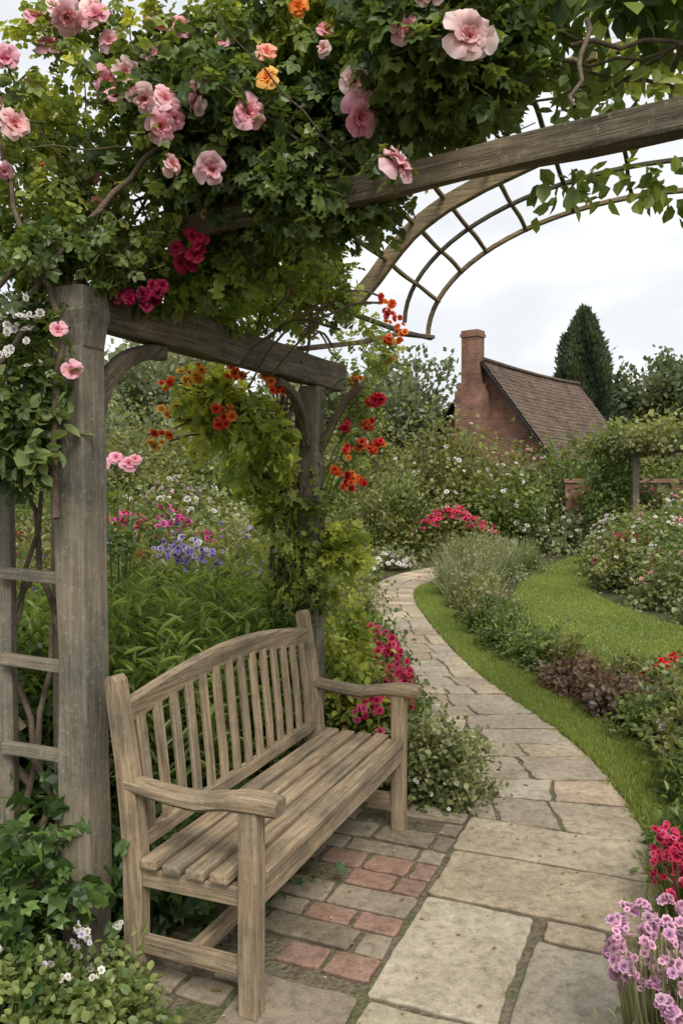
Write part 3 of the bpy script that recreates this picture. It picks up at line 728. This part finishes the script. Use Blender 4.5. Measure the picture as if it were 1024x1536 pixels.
B = Builder()
blob(B, (.95, 2.42, 3.04), (.55, .4, .12), 560, .085, (.03, .055, .016), (.10, .15, .035), T=LEAF, w=.8, K=30, cs=.15, droop=.5)
blob(B, (.60, 2.26, 2.42), (.06, .08, .07), 30, .055, CA, (.13, .18, .04), T=LEAF, w=.85, K=5, cs=.35, droop=.7)
blob(B, (.90, 2.35, 2.48), (.28, .12, .05), 80, .055, (.06, .10, .022), (.16, .21, .05), T=LEAF, w=.85, K=10, cs=.15, droop=.7)
blob(B, (1.6, 3.3, 3.55), (.9, .8, .16), 700, .085, (.07, .10, .02), (.22, .26, .055), T=LEAF, w=.8, K=40, cs=.12, droop=.4)
blob(B, (.85, 2.30, 2.66), (.35, .2, .05), 110, .06, (.05, .08, .02), (.16, .20, .05), T=LEAF, w=.8, K=14, cs=.15, droop=.5)
for i in range(20):
    p0 = np.array([rng.uniform(.35, 1.2), rng.uniform(2.0, 2.7), rng.uniform(2.78, 3.08)]); dd = norm(rng.normal(size=3) * [1, .7, .2]); t = np.linspace(0, 1, 8)[:, None]
    B.tube(p0 + t * dd * rng.uniform(.3, .8) + rng.normal(0, .008, (8, 3)), np.linspace(.008, .004, 8), 6)
B.build('climbing_vine')

B = Builder()
YA = (.095, .145, .025); YB = (.26, .30, .055)
blob(B, (-.22, 4.15, 2.62), (.28, .45, .24), 1100, .066, (.075, .112, .026), (.22, .26, .055), T=COMP, K=36, cs=.14)
blob(B, (-.45, 3.6, 2.38), (.22, .4, .12), 700, .055, (.07, .115, .024), (.19, .25, .05), T=LOBED, K=22, cs=.18)
blob(B, (-.60, 4.2, 1.97), (.30, .22, .20), 1050, .068, YA, (.34, .38, .075), T=LEAF, w=.7, K=40, cs=.14, droop=.5)
blob(B, (-.42, 4.2, 1.78), (.22, .18, .24), 520, .068, YA, (.28, .33, .065), T=LEAF, w=.7, K=24, cs=.15, droop=.5)
blob(B, (-.27, 4.35, 1.35), (.23, .18, .62), 1400, .066, (.06, .095, .026), (.21, .26, .05), T=LOBED, K=44, cs=.11)
blob(B, (.02, 4.30, 1.20), (.13, .12, .20), 260, .072, YA, YB, T=LOBED, K=12, cs=.18)
blob(B, (.10, 4.5, 1.95), (.13, .18, .28), 200, .055, (.06, .10, .022), (.18, .22, .05), T=COMP, K=14, cs=.16)
blob(B, (.18, 5.2, 2.45), (.2, .5, .15), 240, .062, (.08, .12, .025), (.22, .27, .055), T=COMP, K=20, cs=.14)
heads([(-.86, 4.0, 2.10), (-.58, 3.97, 1.92), (-.36, 3.97, 2.10), (-.31, 4.0, 2.06), (-.52, 3.97, 2.13), (-.88, 4.02, 1.84), (-.56, 3.95, 1.96)], .028, ORANGE, 6, .020)
heads([(-.84, 4.0, 1.97), (-.70, 4.0, 2.15), (-.92, 4.02, 1.79), (-.75, 3.97, 2.12)], .026, [(.88, .45, .08), (.85, .55, .12)], 5, .02)
heads([(.06, 4.35, 2.14), (.18, 4.35, 2.05), (.04, 4.35, 1.93), (.02, 4.3, 1.78), (.10, 4.35, 1.80), (.17, 4.35, 1.78), (.06, 4.3, 1.64), (.03, 4.3, 1.60), (.10, 4.3, 1.62), (-.02, 4.3, 1.66), (.13, 4.35, 1.92), (.20, 4.4, 1.82)], .025, ORANGE + RED, 6, .016)
heads([(.17, 4.3, 2.04), (.20, 4.3, 2.05), (.02, 4.3, 1.9)], .03, [(.70, .04, .08)], 5, .013)
heads([(-.02, 4.2, 2.53), (-.1, 4.2, 2.55), (-.42, 4.0, 2.82), (-.38, 3.95, 2.7), (-.36, 3.95, 2.64), (.28, 5.0, 2.72), (.30, 5.2, 2.68), (.33, 5.0, 2.60), (.38, 5.3, 2.58), (.27, 4.8, 2.45), (.3, 5, 2.35), (-.3, 3.9, 2.75), (-.25, 4.0, 2.6)], .027, ORANGE + [(.76, .14, .2)], 6, .024)
for i in range(16):
    t = np.linspace(0, 1, 22); ph = rng.uniform(0, 6.28); rr = rng.uniform(.07, .16)
    q = np.stack([P2[0] - .11 + np.cos(ph + t * 4) * rr * (1 - .2 * t) * .85, P2[1] + .02 + np.sin(ph + t * 4) * rr * .7, -.03 + 2.15 * t], 1) + rng.normal(0, .008, (22, 3))
    B.tube(q, np.linspace(rng.uniform(.008, .018), .005, 22), 6)
for i in range(16):
    a = np.array([-.1, 4.3, rng.uniform(1.3, 2.1)]); b = np.array([rng.uniform(0, .22), 4.35, rng.uniform(1.65, 2.15)]); t = np.linspace(0, 1, 8)[:, None]
    B.tube(a * (1 - t) + b * t + np.array([0, 0, .08]) * np.sin(t * 3.1) + rng.normal(0, .005, (8, 3)), .004, 5, (.07, .1, .03), 0)
for i in range(14):
    a = np.array([-.35, 3.7, 2.3]) + rng.normal(0, .15, 3); b = a + rng.normal(0, 1, 3) * [.3, .5, .1] + [.1, .3, .25]; t = np.linspace(0, 1, 8)[:, None]
    B.tube(a * (1 - t) + b * t + np.array([0, 0, .1]) * np.sin(t * 3.1) + rng.normal(0, .006, (8, 3)), .006, 5)
for i in range(10):
    a = np.array([-.22, 4.32, rng.uniform(1.7, 2.1)]); b = np.array([rng.uniform(-.9, -.5), 4.1, rng.uniform(1.8, 2.12)]); t = np.linspace(0, 1, 8)[:, None]
    B.tube(a * (1 - t) + b * t + np.array([0, 0, .08]) * np.sin(t * 3.1) + rng.normal(0, .005, (8, 3)), .005, 5)
B.build('climbing_rose')

B = Builder()
blob(B, (-1.08, 2.62, 1.95), (.16, .14, .32), 650, .066, CA, CB, T=COMP, K=26, cs=.18)
blob(B, (-1.05, 2.58, 1.78), (.17, .14, .20), 420, .06, CA, (.13, .175, .07), T=LEAF, w=.85, K=16, cs=.18, droop=.5)
blob(B, (-.90, 2.66, 2.34), (.22, .2, .10), 420, .060, CA, CB, T=COMP, K=20, cs=.18)
heads([(-.99, 2.48, 2.13), (-.93, 2.48, 2.12), (-1.04, 2.48, 2.08), (-1.02, 2.46, 1.98)], .015, WHITE, 7, .03)
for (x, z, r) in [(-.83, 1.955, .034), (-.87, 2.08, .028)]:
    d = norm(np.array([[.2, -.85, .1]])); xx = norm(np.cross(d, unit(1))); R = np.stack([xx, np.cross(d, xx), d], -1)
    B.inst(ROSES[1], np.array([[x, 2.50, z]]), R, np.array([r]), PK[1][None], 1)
    blob(B, (x - .03, 2.53, z), (.04, .03, .05), 10, .06, CA, CB, T=COMP, K=3)
B.build('rambling_rose')

# ------------------------------------------------------------------ foreground planting
B = Builder()
blob(B, (-1.08, 2.5, .0), (.28, .2, .56), 900, .08, G_DARK[0], (.09, .15, .04), T=LOBED, dome=True, K=40, cs=.2)
blob(B, (-.72, 2.95, .0), (.25, .35, .32), 700, .07, G_DARK[0], (.07, .115, .03), T=LOBED, dome=True, K=30, cs=.2)
blob(B, (-.40, 3.35, .0), (.2, .4, .28), 600, .06, G_DARK[0], (.07, .115, .03), T=LOBED, dome=True, K=30, cs=.2)
B.build('ivy_ground_cover')
B = Builder()
blob(B, (-.82, 2.22, -.03), (.36, .26, .28), 5200, .028, (.065, .10, .03), (.17, .215, .075), dome=True, K=140, cs=.11, up=.3)
p = np.stack([rng.uniform(-1.1, -.68, 18), rng.uniform(2.1, 2.45, 18), rng.uniform(.16, .32, 18)], 1)
heads(p, .011, WHITE + [(.72, .66, .76)], 4, .012)
for q in p: B.tube([(q[0], q[1], 0), tuple(q)], .0013, 4, (.08, .12, .04), 0)
B.build('white_alyssum')
def flower_clump(name, x, y, rx, ry, h, nst, pal, cols, fs, fn, w=.006, sub=1, sp=.0):
    B = Builder()
    n = nst
    a = rng.uniform(0, 6.28, n); q = np.sqrt(rng.uniform(0, 1, n))
    base = np.stack([x + np.cos(a) * q * rx * .6, y + np.sin(a) * q * ry * .6, np.full(n, -.03)], 1)
    tip = np.stack([x + np.cos(a) * q * rx, y + np.sin(a) * q * ry, h * rng.uniform(.5, 1.05, n)], 1)
    d = tip - base; L = np.linalg.norm(d, axis=1)
    B.inst(BLADE, base, basis(d, unit(n)), np.stack([np.full(n, w), L, L * .15], 1), lerpcol(*pal, rng.uniform(0, 1, n)), 0)
    k = rng.random(n) < fn; P = np.repeat(tip[k], sub, 0); P = P + rng.normal(0, sp, P.shape) if sp else P
    puffs(B, P, np.array([[0, -.45, .8]]) + rng.normal(0, .45, (len(P), 3)), fs, cols)
    blob(B, (x, y, -.03), (rx, ry, h * .6), int(nst * 5), .035, *pal, w=.45, dome=True, cs=.15, up=.6)
    return B.build(name)
flower_clump('pink_dianthus', .90, 2.13, .17, .15, .41, 440, G_GREY, LILAC + [(.80, .50, .64)], .016, .18, sub=5, sp=.010)
flower_clump('magenta_phlox', 1.27, 2.84, .12, .2, .31, 200, G_MID, HOT, .018, .3, sub=5, sp=.013)
bush('variegated_shrub', .50, 4.10, .25, .24, .47, ((.055, .08, .03), (.20, .22, .11)), size=.032, cover=2.8, cs=.16, fl=[(30, .010, WHITE, .1, None)])
for i, (x, y, r, h, nf) in enumerate([(.28, 4.6, .16, .42, 26), (.30, 5.1, .17, .50, 70), (.28, 5.6, .2, .55, 90), (.22, 6.3, .22, .6, 80), (.10, 4.9, .25, .6, 50)]):
    bush('pink_geranium', x, y, r, r * 1.3, h, G_MID, size=.045, fl=[(nf, .032, HOT, .15, 12)])
B = Builder()
blob(B, (.08, 4.45, .55), (.12, .2, .42), 520, .055, YA, YB, T=LEAF, w=.8, K=24, cs=.14)
blob(B, (.0, 4.75, .0), (.2, .3, 1.0), 1200, .055, YA, YB, T=LEAF, w=.7, dome=True, K=50, cs=.13)
blob(B, (.0, 5.6, .0), (.23, .4, .95), 1200, .06, YA, (.22, .27, .06), T=LEAF, w=.7, dome=True, K=50, cs=.13)
heads([(.13, 4.0, .50), (.19, 4.02, .47), (.17, 4.0, .53), (.10, 4.0, .46)], .022, HOT, 6, .022)
heads([(.24, 4.9, .64), (.28, 4.9, .58), (.33, 4.7, .52), (.38, 4.6, .46), (.22, 5.1, .70), (.30, 4.8, .62), (.36, 4.6, .52)], .026, HOT, 7, .03)
B.build('golden_shrub')

B = Builder()
n = 950
px = rng.uniform(-1.65, -.28, n); py = rng.uniform(3.55, 5.6, n)
keep = ~((px > -.55) & (py < 4.1)); px, py = px[keep], py[keep]
leafy_stems(B, np.stack([px, py, np.full(len(px), -.03)], 1), 1.02, 24, .11, ((.06, .10, .024), (.16, .225, .055)), w=.26)
B.build('tall_perennials')
B = Builder()
n = 450
leafy_stems(B, np.stack([rng.uniform(-2.6, -.5, n), rng.uniform(5.7, 7.0, n), np.full(n, -.03)], 1), 1.2, 18, .12, G_OLIVE, w=.38, tip=PURP, tips=.026, tipn=.16)
heads([(-1.12, 5.5, 1.16), (-1.0, 5.5, 1.14), (-1.2, 5.5, 1.12), (-1.6, 5.4, 1.12), (-1.06, 5.5, 1.10), (-.9, 5.5, 1.1)], .022, PURP + [(.7, .68, .75)], 14, .045)
B.build('purple_delphinium')
bush('hedge_shrub', -1.7, 3.5, .45, .4, 1.25, G_DARK, size=.06)
bush('hedge_shrub', -2.5, 4.6, .8, .7, 1.5, G_MID, size=.06)
bush('magenta_phlox', -2.6, 8.4, 1.0, .8, 1.32, G_OLIVE, fl=[(200, .045, HOT, .3, 9)])
bush('flowering_shrub', -1.9, 8.3, .75, .7, 1.36, G_MID, fl=[(150, .042, [(.6, .08, .3), (.7, .16, .4)], .45, 5)])
bush('flowering_shrub', -.45, 8.0, .6, .7, 1.15, G_OLIVE)
bush('flowering_shrub', -1.1, 9.0, .6, .7, 1.3, G_GREY, fl=[(40, .04, PINK, .4, 4)])
bush('flowering_shrub', -.35, 10.4, .55, .8, 1.2, G_MID)
bush('flowering_shrub', -3.9, 9.8, 1.2, .9, 1.7, G_MID)
bush('white_hydrangea', -2.4, 11.8, 1.2, .8, 1.58, G_OLIVE, fl=[(90, .055, WHITE + [(.7, .5, .56)], .7, 40)])
bush('flowering_shrub', -.9, 12.0, 1.0, .8, 1.5, G_OLIVE, fl=[(40, .05, PINK, .3, 8)])
B = Builder()
blob(B, (-1.42, 5.15, 1.35), (.28, .25, .35), 260, .055, *G_MID, cs=.2, K=12)
for (x, z, r) in [(-1.5, 1.72, .05), (-1.42, 1.76, .045), (-1.34, 1.72, .055), (-1.30, 1.75, .04), (-1.56, 1.68, .04)]:
    d = norm(np.array([[rng.normal(0, .3), -.8, .4]])); xx = norm(np.cross(d, unit(1))); R = np.stack([xx, np.cross(d, xx), d], -1)
    B.inst(ROSES[2], np.array([[x, 5.1, z]]), R, np.array([r]), PK[3][None], 1); B.tube([(x, 5.12, z), (-1.42, 5.15, 0)], [.004, .008], 5, (.06, .1, .03), 0)
B.build('peony_plant')
for (x, y, rx, ry, h, pal) in [(-6.2, 15, 2, 1.6, 2.9, G_MID), (-3.9, 16.5, 2, 1.6, 3.3, G_OLIVE), (-1.6, 16, 1.7, 1.4, 2.6, G_MID), (-7.5, 21, 3, 2, 4.3, G_FAR_HAZE), (-3, 22, 2.6, 2, 3.9, G_FAR_HAZE), (0.2, 20, 1.7, 1.4, 3.2, G_OLIVE), (-10, 17, 2.4, 2, 3.4, G_MID), (-5.2, 12, 1.2, 1, 2.1, G_OLIVE)]:
    bush('garden_shrub', x, y, rx, ry, h, pal, cs=.13, cover=2.0)

# ------------------------------------------------------------------ mid-ground
bush('garden_shrub', .75, 16.8, .85, .6, 1.65, G_OLIVE, w=.6, up=.5, cs=.14)
bush('garden_shrub', 1.4, 17.2, .6, .6, 1.9, G_MID, w=.6, up=.5)
bush('garden_shrub', .9, 18.2, 1.1, .7, 2.1, G_OLIVE)
bush('white_candytuft', .45, 14.8, .85, .5, .34, G_GREY, fl=[(220, .04, WHITE, .2, None)])
bush('low_shrub', -.3, 13.4, .7, .8, .6, G_MID)
bush('low_shrub', -.15, 9.2, .35, .7, .6, G_MID); bush('low_shrub', -.05, 7.2, .35, .6, .7, G_OLIVE)
bush('low_shrub', -.15, 11.5, .35, .9, .55, G_GREY)
bush('red_rose_bush', 2.35, 16.7, .95, .5, 1.05, G_OLIVE, fl=[(240, .055, HOT + [(.72, .1, .1)], .35, 16)])
bush('white_rose_tree', 2.35, 19, 1.3, 1.1, 3.5, G_OLIVE, cs=.15, cover=1.9, fl=[(50, .055, WHITE, .1, 30)])
bush('rose_hedge', 3.7, 18.6, 1.0, .9, 1.9, G_MID, fl=[(50, .055, WHITE, .2, 24)])
bush('rose_hedge', 4.6, 20.6, 1.2, 1, 2.35, G_OLIVE, fl=[(30, .055, WHITE + PINK, .2, 16)])
bush('garden_hedge', 6.0, 21.5, 1.5, 1.1, 2.75, G_MID)
bush('garden_hedge', 7.7, 21.5, 1.6, 1.2, 3.1, G_OLIVE)
bush('garden_hedge', 10.0, 21.5, 1.8, 1.3, 2.7, G_MID)
bush('garden_hedge', 3.4, 22.5, 1.5, 1.2, 2.7, G_OLIVE)
bush('low_shrub', 5.2, 18.2, .8, .5, .8, G_GREY, fl=[(40, .045, WHITE, .3, None)])
G_ISL = ((.065, .088, .036), (.165, .19, .085))
for (x, y, r, h, pal) in [(3.0, 14.4, .6, .62, G_ISL), (2.35, 13.3, .6, .75, G_GREY), (1.95, 12.3, .5, .78, G_ISL), (1.75, 11.2, .38, .66, G_GREY), (1.66, 10.2, .34, .5, G_ISL), (1.62, 9.3, .30, .42, G_OLIVE), (1.62, 8.5, .28, .40, G_MID)]:
    B = Builder()
    tuft(B, x, y, r, h, 550, .012, pal, lean=.6, tip=[(.42, .36, .26), (.50, .40, .34)], tips=.018, tipn=.2)
    blob(B, (x, y, -.03), (r, r, h * .85), 3200, .055, *pal, w=.6, dome=True, cs=.15, up=.5)
    B.build('lavender_bush')
bush('fern_clump', 1.66, 7.75, .26, .4, .36, G_MID, size=.05, w=.5)
bush('box_bush', 1.72, 7.05, .24, .35, .31, G_MID)
bush('fern_clump', 1.90, 6.65, .22, .25, .34, G_OLIVE, size=.05, w=.6)
bush('burgundy_heuchera', 1.82, 6.15, .24, .3, .27, G_BURG, size=.045)
bush('low_shrub', 2.15, 6.1, .25, .3, .28, G_OLIVE)
bush('low_shrub', 1.95, 5.55, .26, .3, .30, G_BURG, size=.042)
bush('low_shrub', 2.35, 5.6, .35, .35, .33, G_ISL, size=.042)
bush('low_shrub', 1.98, 4.95, .26, .3, .34, G_MID, size=.042)
bush('white_cosmos', 2.35, 4.95, .32, .35, .48, G_OLIVE, size=.042, fl=[(26, .025, WHITE, .4, None)])
bush('white_cosmos', 1.98, 4.35, .26, .32, .45, G_OLIVE, size=.042, fl=[(22, .024, WHITE + [(.7, .5, .6)], .2, None)])
bush('fern_clump', 1.78, 3.85, .2, .3, .34, G_MID, size=.05, w=.5)
bush('fern_clump', 1.50, 3.3, .16, .25, .28, G_MID, size=.045, w=.5)
bush('red_geranium', 2.50, 5.9, .30, .25, .36, G_MID, fl=[(90, .03, RED, .4, 10)])
for (x, y, rx, ry, h, pal, fl) in [
    (4.4, 8.9, .5, .7, .6, G_GREY, [(40, .03, PINK, .3, None)]), (4.6, 8.4, .5, .6, .95, G_MID, [(70, .045, LILAC, .3, 6)]),
    (4.3, 10.4, .5, .6, .72, G_ISL, [(30, .035, PINK, .3, 6)]), (4.9, 10.3, .7, .7, 1.1, G_MID, [(80, .03, WHITE, .3, 40)]),
    (4.25, 12.0, .5, .6, .82, G_OLIVE, [(60, .045, HOT, .45, 4), (20, .03, WHITE, .2, None)]), (5.0, 12.1, .8, .7, 1.2, G_MID, [(110, .032, WHITE, .2, 50), (20, .04, PINK, .3, 4)]),
    (4.7, 13.6, .6, .6, 1.05, G_ISL, [(60, .035, WHITE, .3, 40)]), (5.7, 13.8, 1, .8, 1.35, G_OLIVE, [(80, .04, WHITE, .3, 30), (30, .05, PINK, .4, 5)]),
    (5.9, 15.6, .8, .7, 1.0, G_MID, [(60, .045, WHITE + PINK, .3, 20)]), (7.0, 15, 1.2, 1, 1.7, G_MID, None), (5.9, 10.5, .8, .8, 1.3, G_OLIVE, None)]:
    bush('border_shrub', x, y, rx, ry, h, pal, fl=fl)
arb = empty('garden_arbour')
for i, (x, y) in enumerate([(6.25, 17.2), (8.9, 16.6), (6.9, 19.2), (9.5, 18.6)]):
    board(f'post_{i}', (x, y, -.03), (x, y, 2.2), .13, .13, M_POST, arb)
board('beam_0', (5.9, 17.3, 2.27), (9.3, 16.5, 2.27), .1, .14, M_POST, arb); board('beam_1', (6.5, 19.3, 2.27), (9.9, 18.5, 2.27), .1, .14, M_POST, arb)
B = Builder()
blob(B, (7.4, 17.5, 2.25), (2.0, 1.2, .55), 7500, .12, *G_OLIVE, T=LEAF4, dome=True, cs=.12, shell=.25)
blob(B, (5.9, 17.9, 1.5), (.6, .8, 1.2), 2500, .11, *G_MID, T=LEAF4, cs=.15)
B.build('arbour_climber', arb)
bush('garden_shrub', 8.2, 15.6, .9, .8, 1.5, G_MID)
bush('garden_shrub', 7.0, 19.8, 1.3, .6, 2.0, G_DARK)

# ------------------------------------------------------------------ cottage
cot = empty('brick_cottage', (4.4, 25.0, 0), math.atan2(.8, .6))
HW, EZ, RZ, LN = 2.7, 1.72, 5.25, 7.6
def mesh_part(name, v, f, mat, parent):
    me = bpy.data.meshes.new(name); me.from_pydata(v, [], f); me.materials.append(mat); me.update()
    return mk_obj(name, me, parent)
def prism(name, prof, x0, x1, mat, parent):
    n = len(prof); v = [(x0, y, z) for y, z in prof] + [(x1, y, z) for y, z in prof]
    f = [list(range(n))[::-1], list(range(n, 2 * n))] + [[i, (i + 1) % n, n + (i + 1) % n, n + i] for i in range(n)]
    return mesh_part(name, v, f, mat, parent)
prism('walls', [(-HW, -.05), (HW, -.05), (HW, EZ), (0, RZ - .06), (-HW, EZ)], 0, LN, M_BRICK, cot)
slope = (RZ - EZ) / HW
for sgn in (-1, 1):
    v = []; f = []; nc = 30; yo = HW + .35
    nx = 24
    for i in range(nc):
        y0, y1 = yo * (1 - i / nc), yo * (1 - (i + 1) / nc) - .02
        b = len(v)
        for j in range(nx + 1):
            x = -.22 + (LN + .44) * j / nx; sag = -.07 * math.sin(math.pi * j / nx) + rng.normal(0, .008)
            z0 = RZ - slope * y0; z1 = RZ - slope * y1
            v += [(x, sgn * y0, z0 + .035 + sag), (x, sgn * y0, z0 + .085 + sag), (x, sgn * y1, z1 + .05 + sag)]
        for j in range(nx):
            q = b + j * 3; f += [[q, q + 3, q + 4, q + 1], [q + 1, q + 4, q + 5, q + 2]]
    mesh_part('roof_side', v, f, M_TILE, cot)
    board('bargeboard', (-.24, sgn * (HW + .38), RZ - slope * (HW + .38) - .06), (-.24, 0, RZ - .02), .05, .22, M_BLACK, cot, ref=(1, 0, 0))
sweep('ridge', [(x, 0, RZ + .07 - .07 * math.sin(math.pi * (x + .22) / (LN + .44))) for x in np.linspace(-.22, LN + .22, 20)], .22, .12, M_TILE, cot, side=(0, 1, 0), ch=.04)
def cbox(name, x, y, z0, z1, sx, sy, mat=M_BRICK): prism(name, [(y - sy / 2, z0), (y + sy / 2, z0), (y + sy / 2, z1), (y - sy / 2, z1)], x - sx / 2, x + sx / 2, mat, cot)
cbox('chimney_base', -.30, .25, 0, 4.35, .62, .9); cbox('chimney_shoulder', -.30, .25, 4.35, 4.55, .56, .76)
cbox('chimney_stack', -.30, .25, 4.55, 5.98, .46, .54); cbox('chimney_corbel', -.30, .25, 5.98, 6.08, .53, .61); cbox('chimney_cap', -.30, .25, 6.08, 6.18, .48, .56)
cbox('gable_window', -.01, -1.3, 1.0, 1.9, .06, .8, M_GLASS); cbox('window_frame', -.03, -1.3, .92, .99, .1, .95, M_BLACK); cbox('window_mullion', -.05, -1.3, .99, 1.9, .04, .05, M_BLACK)
cbox('door', 3.5, -HW - .01, 0, 1.65, .85, .06, M_BLACK)
wall = empty('brick_garden_wall', (5.6, 20.3, 0), -.1)
prism('wall', [(-.12, -.05), (.12, -.05), (.12, 1.55), (-.12, 1.55)], 0, 5, M_BRICK, wall)
prism('coping', [(-.16, 1.553), (.16, 1.553), (.12, 1.65), (-.12, 1.65)], -.03, 5.03, M_BRICK, wall)

# ------------------------------------------------------------------ trees
def tree(name, x, y, h, r, n, size, pal, low=.3):
    B = Builder(); K = 75
    u = unit(K); u[:, 2] = u[:, 2] * .95
    rad = rng.uniform(.15, 1, K)**.5
    c = np.array([x, y, h * (low + 1) / 2]); rr = np.array([r, r, h * (1 - low) / 2])
    cen = c + u * (rad * rng.uniform(.8, 1.1, K))[:, None] * rr
    k = rng.integers(0, K, n); ct = rng.uniform(0, 1, K)
    p = cen[k] + rng.normal(0, 1, (n, 3)) * r * .15
    o = norm(p - c)
    s = size * rng.uniform(.6, 1.3, n)
    t = np.clip(ct[k] + rng.normal(0, .2, n), 0, 1)
    B.inst(LEAF4, p, basis(norm(o + unit(n)), norm(unit(n) + [0, 0, .8])), s, lerpcol(*pal, t), 0)
    top = np.array([x + .1, y, h * .75]); t = np.linspace(0, 1, 8)[:, None]
    B.tube(np.array([x, y, -.05]) * (1 - t) + top * t + rng.normal(0, .03, (8, 3)) * t, np.linspace(h * .035, h * .008, 8), 8)
    for i in range(16):
        a = np.array([x, y, h * rng.uniform(.2, .6)]); b = cen[i]; m = (a + b) / 2 + [0, 0, .05 * h]
        B.tube([a, m, b], [h * .012, h * .008, h * .003], 5)
    return B.build(name)
tree('apple_tree', 2.1, 27, 5.9, 2.0, 8000, .22, G_FAR_HAZE, low=.1)
tree('garden_tree', -.6, 28, 5.6, 2.6, 8000, .24, G_FAR_HAZE, low=.1)
tree('garden_tree', -6.5, 31, 7.3, 3.2, 9000, .27, G_FAR_HAZE, low=.1)
tree('garden_tree', -12, 30, 7.6, 3.6, 9000, .28, G_FAR_HAZE, low=.1)
G_RT = ((.050, .072, .040), (.115, .14, .075))
tree('garden_tree', 16.2, 40, 7.4, 3.2, 24000, .32, G_RT, low=.05)
tree('garden_tree', 18.6, 42, 7.2, 3.4, 24000, .32, G_RT, low=.05)
tree('garden_tree', 12.5, 46, 5.2, 3.4, 9000, .34, G_FAR_HAZE, low=.05)
B = Builder(); n = 30000; x, y, h, r = 11.9, 40, 9.7, 2.15
z = rng.uniform(0, 1, n)**.8; prof = r * np.minimum(1, (1 - z)**.7 * 1.35) * (.86 + .14 * np.sin(z * 9))
a = rng.uniform(0, 6.283, n); lob = 1 + .14 * np.sin(a * 5 + z * 9) + .12 * np.sin(a * 3 - z * 23) + rng.normal(0, .09, n)
rr = prof * lob * rng.uniform(.5, 1, n)**.4
p = np.stack([x + np.cos(a) * rr, y + np.sin(a) * rr, .6 + z * (h - .6) + rng.normal(0, .16, n)], 1)
d = norm(np.stack([np.cos(a) * .7, np.sin(a) * .7, np.full(n, .9)], 1) + unit(n) * .5); s = .30 * rng.uniform(.6, 1.3, n)
B.inst(LEAF4, p, basis(d, unit(n)), np.stack([s * .55, s, s], 1), lerpcol((.022, .04, .028), (.06, .085, .048), np.clip(.5 + .5 * np.sin(a * 5 + z * 9) + rng.normal(0, .2, n), 0, 1)), 0)
B.tube([(x, y, -.05), (x, y, 4), (x, y, 9)], [.25, .15, .04], 8); B.build('conifer_tree')
B = Builder()
for i in range(46):
    x = -75 + i * 3.4 + rng.normal(0, 1); y = rng.uniform(52, 66); h = rng.uniform(5.5, 9.0)
    if 5 < x < 26: h *= .72
    if x < 4: h = min(h + 2.0, 11)
    blob(B, (x, y, 0), (rng.uniform(2.6, 4.5), 2.5, h), 1800, .6, (.10, .125, .10), (.17, .19, .145), T=LEAF4, dome=True, K=40, cs=.12)  # crowns coloured paler and greyer, haze painted into the leaves
    B.tube([(x, y, -.05), (x, y, h * .7)], [.25, .1], 5)
B.build('distant_treeline')

# ------------------------------------------------------------------ sky, sun, camera
w = bpy.data.worlds.new('World'); scene.world = w; w.use_nodes = True; nt = w.node_tree; nt.nodes.clear()
out = nt.nodes.new('ShaderNodeOutputWorld'); bg = nt.nodes.new('ShaderNodeBackground'); bg.inputs[1].default_value = .13
sky = nt.nodes.new('ShaderNodeTexSky'); sky.sky_type = 'NISHITA'; sky.sun_disc = False
el, az = math.radians(50), math.radians(168)
sky.sun_elevation = el; sky.sun_rotation = az
tc = nt.nodes.new('ShaderNodeTexCoord'); mp = nt.nodes.new('ShaderNodeMapping'); mp.inputs['Scale'].default_value = (1.2, 1.2, 3.6)
nt.links.new(tc.outputs['Generated'], mp.inputs[0])
no = N(nt, 'ShaderNodeTexNoise', i_Scale=1.9, i_Detail=6.0, i_Roughness=.5, i_Distortion=.4); nt.links.new(mp.outputs[0], no.inputs['Vector'])
r = ramp(nt, no.outputs['Fac'], [(0.32, (6.0, 6.35, 6.75)), (0.5, (7.4, 7.55, 7.7)), (0.66, (9.3, 9.2, 9.0))])
c = mix(nt, r.outputs['Color'], sky.outputs[0], .08)
nt.links.new(c, bg.inputs[0]); nt.links.new(bg.outputs[0], out.inputs[0])
sd = bpy.data.lights.new('sun', 'SUN'); sd.energy = 3.3; sd.angle = math.radians(25); sd.color = (1, .95, .86)
so = bpy.data.objects.new('sun', sd); scene.collection.objects.link(so)
dv = Vector((math.sin(az) * math.cos(el), math.cos(az) * math.cos(el), math.sin(el)))
so.rotation_euler = dv.to_track_quat('Z', 'Y').to_euler()
cd = bpy.data.cameras.new('camera'); cd.sensor_fit = 'VERTICAL'; cd.sensor_height = 36; cd.lens = 28.36; cd.clip_end = 2000; cd.clip_start = .05
co = bpy.data.objects.new('camera', cd); scene.collection.objects.link(co)
co.location = (0, 0, 1.62); co.rotation_euler = (math.radians(90 - 2.27), 0, 0); scene.camera = co
